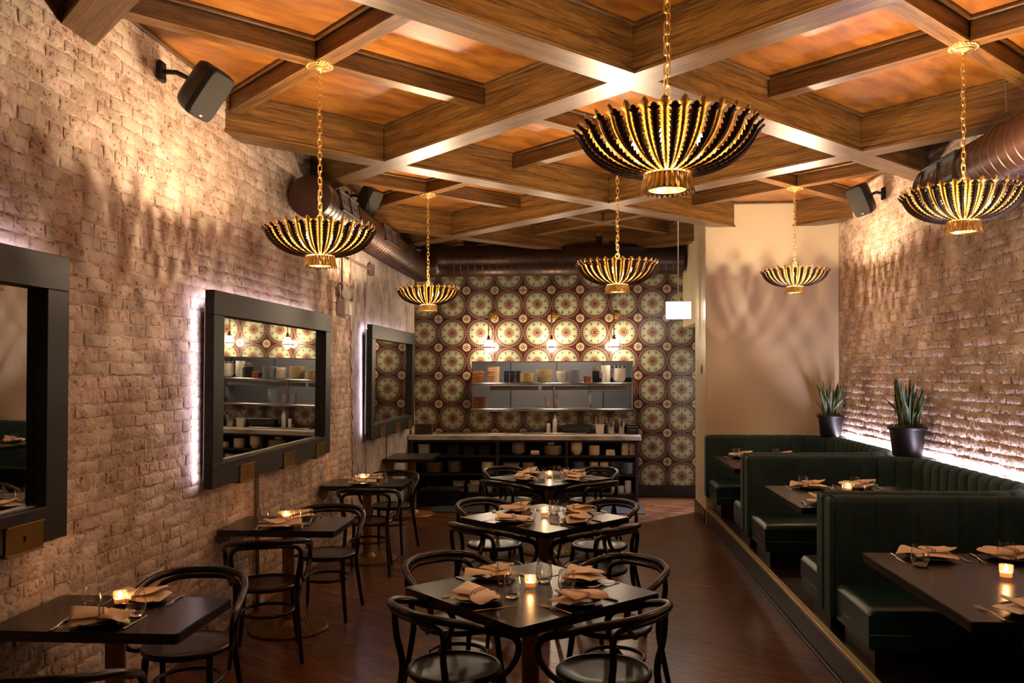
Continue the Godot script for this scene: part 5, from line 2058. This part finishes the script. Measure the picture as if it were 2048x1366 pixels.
	for s in 2:
		stack("bowl", bowl_mesh(0.046, 0.04), M.white_china, 9, 0.0125, -0.40 + 0.125 * s, ls, DB - 0.09, "small white bowl in the %s stack by the steel post" % ["left", "right"][s], "bowl")
	var cl := MB.new()
	var rows := []
	for z in 7:
		var row := []
		for x in 13:
			row.append(Vector3((x / 12.0 - 0.5) * 0.19, 0.012 + 0.022 * absf(sin(x * 0.9 + z)) * (1.0 - pow(absf(x / 6.0 - 1.0), 3.0)), (z / 6.0 - 0.5) * 0.12))
		rows.append(row)
	rows.reverse()
	cl.grid(rows)
	item("dish_cloth", cl, M.linen, P(-0.54, ls, DB - 0.1), Basis.IDENTITY, "crumpled pale cloth on the lower pass shelf", "cloth")
	# kitchen machine behind the pass
	var km := thing("kitchen_hood", "grey steel kitchen machine with a dark slot behind the pass", "machine", P(0.55, 1.2, 12.75))
	var kb := MB.new()
	kb.box(Vector3(0, 0.36, 0), Vector3(0.74, 0.16, 0.34), 0.006)
	part(km, "body", kb, M.dull_steel)
	var ks := MB.new()
	ks.box(Vector3(0.06, 0.455, 0.0), Vector3(0.60, 0.06, 0.36), 0.004)
	part(km, "slot", ks, M.black)
	var kh := MB.new()
	kh.tube([Vector3(-0.40, 0.42, 0.18), Vector3(-0.50, 0.40, 0.2), Vector3(-0.55, 0.41, 0.2)], [0.012], 8)
	kh.tube([Vector3(-0.37, 0.42, 0.18), Vector3(-0.37, 0.24, 0.18)], [0.010], 8)
	part(km, "handle", kh, M.steel)
	var kl := MB.new()
	for s in [-0.34, 0.34]:
		kl.box(Vector3(s, -0.235, 0), Vector3(0.04, 1.03, 0.3), 0.004)
	part(km, "leg", kl, M.dull_steel)
	# on the counter
	var cd := DB - 0.22
	var cr := thing("wooden_crate", "small slatted wooden crate with cutlery on the left counter end", "crate", P(-2.12, cy, 11.72))
	for k in 4:
		var m := MB.new()
		m.box(Vector3(0, 0.018 + k * 0.036, 0.075), Vector3(0.24, 0.03, 0.012), 0.002)
		m.box(Vector3(0, 0.018 + k * 0.036, -0.075), Vector3(0.24, 0.03, 0.012), 0.002)
		m.box(Vector3(-0.114, 0.018 + k * 0.036, 0), Vector3(0.012, 0.03, 0.138), 0.002)
		m.box(Vector3(0.114, 0.018 + k * 0.036, 0), Vector3(0.012, 0.03, 0.138), 0.002)
		part(cr, "slat", m, M.crate)
	var cb := MB.new()
	cb.box(Vector3(0, 0.006, 0), Vector3(0.22, 0.01, 0.138))
	part(cr, "floor", cb, M.crate)
	var cu := MB.new()
	for k in 5:
		cu.tube([Vector3(-0.02 + 0.02 * k, 0.012, 0.0), Vector3(0.02 + 0.022 * k, 0.19 + 0.01 * (k % 2), 0.02)], [0.003, 0.006], 6)
	part(cr, "cutlery", cu, M.cutlery)
	var tr := MB.new()
	tr.box(Vector3.ZERO, Vector3(1.02, 0.012, 0.30), 0.003)
	item("steel_tray", tr, M.steel, P(-1.45, cy + 0.006, cd), Basis.IDENTITY, "long flat steel lid on the left half of the counter", "tray")
	var tr2 := MB.new()
	tr2.box(Vector3.ZERO, Vector3(0.88, 0.018, 0.30), 0.003)
	item("steel_tray", tr2, M.steel, P(-0.30, cy + 0.009, cd), Basis.IDENTITY, "flat steel lid in the middle of the counter under the black bin", "tray")
	var bot := [[-0.39, 0.028, 0.165, "short dark topped squeeze bottle beside the taller white one"], [-0.30, 0.034, 0.255, "tall white squeeze bottle on the counter"]]
	for k in 2:
		var e: Array = bot[k]
		var b := thing("squeeze_bottle", e[3], "bottle", P(e[0], cy + 0.018, cd + 0.03))
		var m := MB.new()
		m.lathe([[0.0, 0.0], [e[1], 0.0], [e[1], e[2] * 0.66], [e[1] * 0.8, e[2] * 0.74], [e[1] * 0.4, e[2] * 0.78], [0.0, e[2] * 0.78]], 16)
		part(b, "body", m, M.white_plastic)
		var c := MB.new()
		c.lathe([[0.0, e[2] * 0.77], [e[1] * 0.66, e[2] * 0.77], [e[1] * 0.6, e[2] * 0.86], [e[1] * 0.2, e[2] * 0.9], [e[1] * 0.12, e[2]], [0.0, e[2]]], 14)
		part(b, "cap", c, M.black if k == 0 else M.white_plastic)
	var bn := thing("black_bin", "long black cutlery bin on the counter between bottles and utensil tub", "bin", P(-0.005, cy + 0.018, cd))
	part(bn, "tub", tub_mesh(0.45, 0.16, 0.115), M.black_gloss)
	var bl := MB.new()
	for k in 13:
		bl.box(Vector3(-0.185 + 0.031 * k, 0.112 + 0.006 * sin(k * 2.3), 0.02 * sin(k * 1.7)), Vector3(0.022, 0.006, 0.09), 0.002)
	part(bn, "cutlery", bl, M.cutlery)
	var tubs := [[0.265, "clear plastic tub full of forks on the counter", M.white_plastic], [0.425, "steel canister of spoons in the middle of the utensil row", M.steel], [0.575, "steel canister of knives beside the card printer", M.steel]]
	for k in 3:
		var e: Array = tubs[k]
		var u := thing("utensil_tub", e[1], "utensils", P(e[0] + 0.058, cy, cd), 0.0, "utensil tubs on the counter")
		if k == 0:
			part(u, "tub", tub_mesh(0.135, 0.13, 0.13), e[2])
		else:
			var m := MB.new()
			m.lathe([[0.0, 0.0], [0.058, 0.0], [0.06, 0.005], [0.06, 0.165], [0.056, 0.165], [0.055, 0.01], [0.0, 0.008]], 20)
			part(u, "canister", m, e[2])
		var cl2 := MB.new()
		for j in 26:
			var a := rng.randf() * TAU
			var q := 0.045 * sqrt(rng.randf())
			var lean := Vector3(cos(a), 0, sin(a)) * rng.randf_range(0.0, 0.05)
			var hgt := rng.randf_range(0.17, 0.235)
			cl2.tube([Vector3(q * cos(a), 0.02, q * sin(a)), Vector3(q * cos(a), 0.12, q * sin(a)) + lean * 0.5, Vector3(q * cos(a), hgt - 0.02, q * sin(a)) + lean, Vector3(q * cos(a), hgt, q * sin(a)) + lean * 1.1], [0.003, 0.0032, 0.0085, 0.004], 6)
		part(u, "cutlery", cl2, M.cutlery)
	var pr := thing("card_printer", "small black receipt printer at the right counter end", "printer", P(0.775, cy, cd))
	var pm := MB.new()
	pm.box(Vector3(0, 0.055, 0), Vector3(0.155, 0.11, 0.19), 0.012)
	pm.box(Vector3(0, 0.122, -0.02), Vector3(0.135, 0.03, 0.14), 0.012)
	part(pr, "body", pm, M.black)
	var ps := MB.new()
	ps.box(Vector3(0, 0.058, 0.096), Vector3(0.08, 0.008, 0.003), 0.001)
	part(pr, "paper_slot", ps, M.dull_steel)
	var cw := MB.new()
	cw.tube(smooth_path([Vector3(0, 0.12, -0.05), Vector3(0.02, 0.24, 0.03), Vector3(-0.06, 0.42, 0.12), Vector3(0.06, 0.33, 0.13), Vector3(0.16, 0.20, 0.15), Vector3(0.22, 0.19, 0.18)], 6), [0.003], 5)
	part(pr, "cord", cw, M.black)
	# rubber mat on the floor
	var mt := MB.new()
	mt.box(Vector3.ZERO, Vector3(2.72, 0.014, 0.88), 0.004)
	item("rubber_mat", mt, M.rubber, P(-0.51, 0.008, 11.05), Basis.IDENTITY, "dark rubber floor mat in front of the shelving", "mat")
	var bk := thing("black_tub", "black plastic bus tub on the floor under the left shelves", "tub", P(-1.80, 0.016, 11.30))
	part(bk, "tub", tub_mesh(0.52, 0.36, 0.20), M.black)
	# crockery on the shelves below
	var sd := 11.68
	var white_tub := tub_mesh(0.17, 0.16, 0.14)
	item("food_pan", white_tub, M.plastic_box, P(-2.11, 0.637, sd), Basis.IDENTITY, "pale plastic food pan alone at the upper left of the shelving", "food pan", "pale food pans under the counter")
	for k in 3:
		item("food_pan", tub_mesh(0.19, 0.16, 0.12), M.black, P([-1.70, -1.48, -1.26][k], 0.637, sd), Basis.IDENTITY, "dark food pan, %s on the upper left shelf" % ["first of three", "middle of three", "last of three"][k], "food pan", "dark food pans under the counter")
	stack("plate", plate_mesh(0.13, 0.028), M.dim_beige_china, 5, 0.026, -1.98, 0.387, sd, "beige plate in the lopsided left stack on the middle shelf", "plate")
	stack("plate", plate_mesh(0.10, 0.028), M.dim_beige_china, 6, 0.025, -1.69, 0.387, sd, "beige plate in the second stack on the middle left shelf", "plate")
	stack("bowl", cup_mesh(0.088, 0.055), M.cream_china, 3, 0.045, -1.215, 0.387, sd - 0.06, "cream crock in the short stack near the first upright", "crock")
	var pans := [[-1.62, 0.16, 0.12, 0.135], [-1.415, 0.17, 0.12, 0.10], [-1.22, 0.16, 0.12, 0.10], [-1.03, 0.0, 0.0, 0.0]]
	for k in 3:
		var e: Array = pans[k]
		item("food_pan", tub_mesh(e[1], 0.16, e[3]), M.plastic_box, P(e[0], 0.132, sd - 0.05), Basis.IDENTITY, "pale plastic food pan, %s on the bottom left shelf" % ["leftmost of three", "middle of three", "rightmost of three"][k], "food pan", "pale food pans under the counter")
	for k in 2:
		item("food_pan", tub_mesh(0.13, 0.13, 0.08), M.white_plastic, P([-1.40, -1.215][k], 0.132 + [0.06, 0.055][k], sd - 0.05), turned(0.2), "small white pan set inside the %s pale food pan on the bottom shelf" % ["middle", "right"][k], "food pan", "pale food pans under the counter")
	var wb2 := MB.new()
	wb2.lathe([[0.0, 0.0], [0.12, 0.0], [0.15, 0.022], [0.14, 0.022], [0.0, 0.01]], 24)
	item("serving_board", wb2, M.board, P(-1.93, 0.132, sd - 0.04), Basis.IDENTITY, "round brown serving dish on the bottom left shelf", "dish")
	# middle bay
	stack("bowl", bowl_mesh(0.095, 0.055), M.dim_beige_china, 5, 0.028, -0.80, 0.637, sd, "beige bowl in the stack at the upper middle shelf", "bowl")
	stack("plate", plate_mesh(0.125, 0.02), M.cream_china, 8, 0.0155, -0.315, 0.637, sd - 0.05, "cream plate in the wide stack beside the second upright", "plate")
	var rm := MB.new()
	rm.box(Vector3(0, 0.025, 0), Vector3(0.09, 0.05, 0.09), 0.01)
	item("ramekin", rm, M.white_china, P(-0.345, 0.637 + 0.14, sd - 0.05), Basis.IDENTITY, "white dish on top of the wide cream plate stack", "dish")
	var nr := MB.new()
	nr.xf = Transform3D(Basis(Vector3(0, 0, 1), PI / 2.0), Vector3(0, 0.032, 0))
	nr.lathe([[0.0, -0.06], [0.028, -0.058], [0.032, -0.045], [0.032, 0.045], [0.028, 0.058], [0.0, 0.06]], 18)
	item("rolled_towel", nr, M.linen, P(-0.565, 0.637, sd - 0.1), Basis.IDENTITY, "rolled white towel lying on the upper middle shelf", "towel")
	stack("bowl", bowl_mesh(0.12, 0.06), M.dim_beige_china, 4, 0.024, -0.90, 0.387, sd, "beige wide bowl in the left stack of the middle bay", "bowl")
	stack("bowl", cup_mesh(0.085, 0.06), M.dim_beige_china, 3, 0.04, -0.66, 0.387, sd, "beige crock in the second stack of the middle bay", "crock")
	stack("plate", plate_mesh(0.13, 0.02), M.terracotta, 5, 0.015, -0.38, 0.387, sd, "reddish plate in the low stack of the middle bay", "plate")
	stack("plate", plate_mesh(0.13, 0.02), M.dim_beige_china, 4, 0.016, -0.9, 0.132, sd, "beige plate in the low stack on the bottom middle shelf", "plate")
	# right bay
	stack("bowl", bowl_mesh(0.083, 0.08), M.cream_china, 6, 0.02, 0.0, 0.637, sd - 0.03, "cream bowl in the tall stack left on the upper right shelf", "bowl")
	stack("bowl", cup_mesh(0.074, 0.05), M.cream_china, 4, 0.026, 0.245, 0.637, sd - 0.03, "cream crock in the stack second on the upper right shelf", "crock")
	for k in 2:
		var b := MB.new()
		b.box(Vector3(0, 0.018, 0), Vector3(0.125 - 0.012 * k, 0.036, 0.11), 0.005)
		item("small_box", b, M.cream_china, P(0.46, 0.637 + 0.037 * k, sd - 0.06), Basis.IDENTITY, "%s small cream box of the pair on the upper right shelf" % ["lower", "upper"][k], "box", "cream boxes on the upper right shelf")
	for c in 2:
		stack("dish", square_mesh(0.095, 0.022), M.cream_china, 7, 0.0235, 0.66 + 0.103 * c, 0.637, sd - 0.03, "cream square dish in the %s column, right of the upper right shelf" % ["left", "right"][c], "dish")
	stack("plate", plate_mesh(0.09, 0.02), M.grey_china, 9, 0.0165, 0.03, 0.387, sd, "dull grey plate in the first stack on the middle right shelf", "plate")
	for c in 2:
		stack("bowl", bowl_mesh(0.062, 0.05), M.cream_china, 6, 0.02, 0.24 + 0.14 * c, 0.387, sd - 0.03, "small cream bowl in the %s of two stacks on the middle right shelf" % ["left", "right"][c], "bowl")
	stack("plate", plate_mesh(0.10, 0.018), M.grey_china, 10, 0.0155, 0.535, 0.387, sd + 0.05, "dull grey plate in the rear stack, middle right shelf", "plate")
	stack("plate", plate_mesh(0.105, 0.018), M.grey_china, 11, 0.0135, 0.70, 0.387, sd - 0.06, "grey plate in the front right stack on the middle right shelf", "plate")
	for c in 3:
		stack("dish", cup_mesh(0.047, 0.05), M.white_china, [4, 2, 4][c], 0.036, [0.51, 0.60, 0.70][c], 0.132, sd - 0.07, "white cup in the %s column on the bottom right shelf" % ["left", "short middle", "right"][c], "cup")
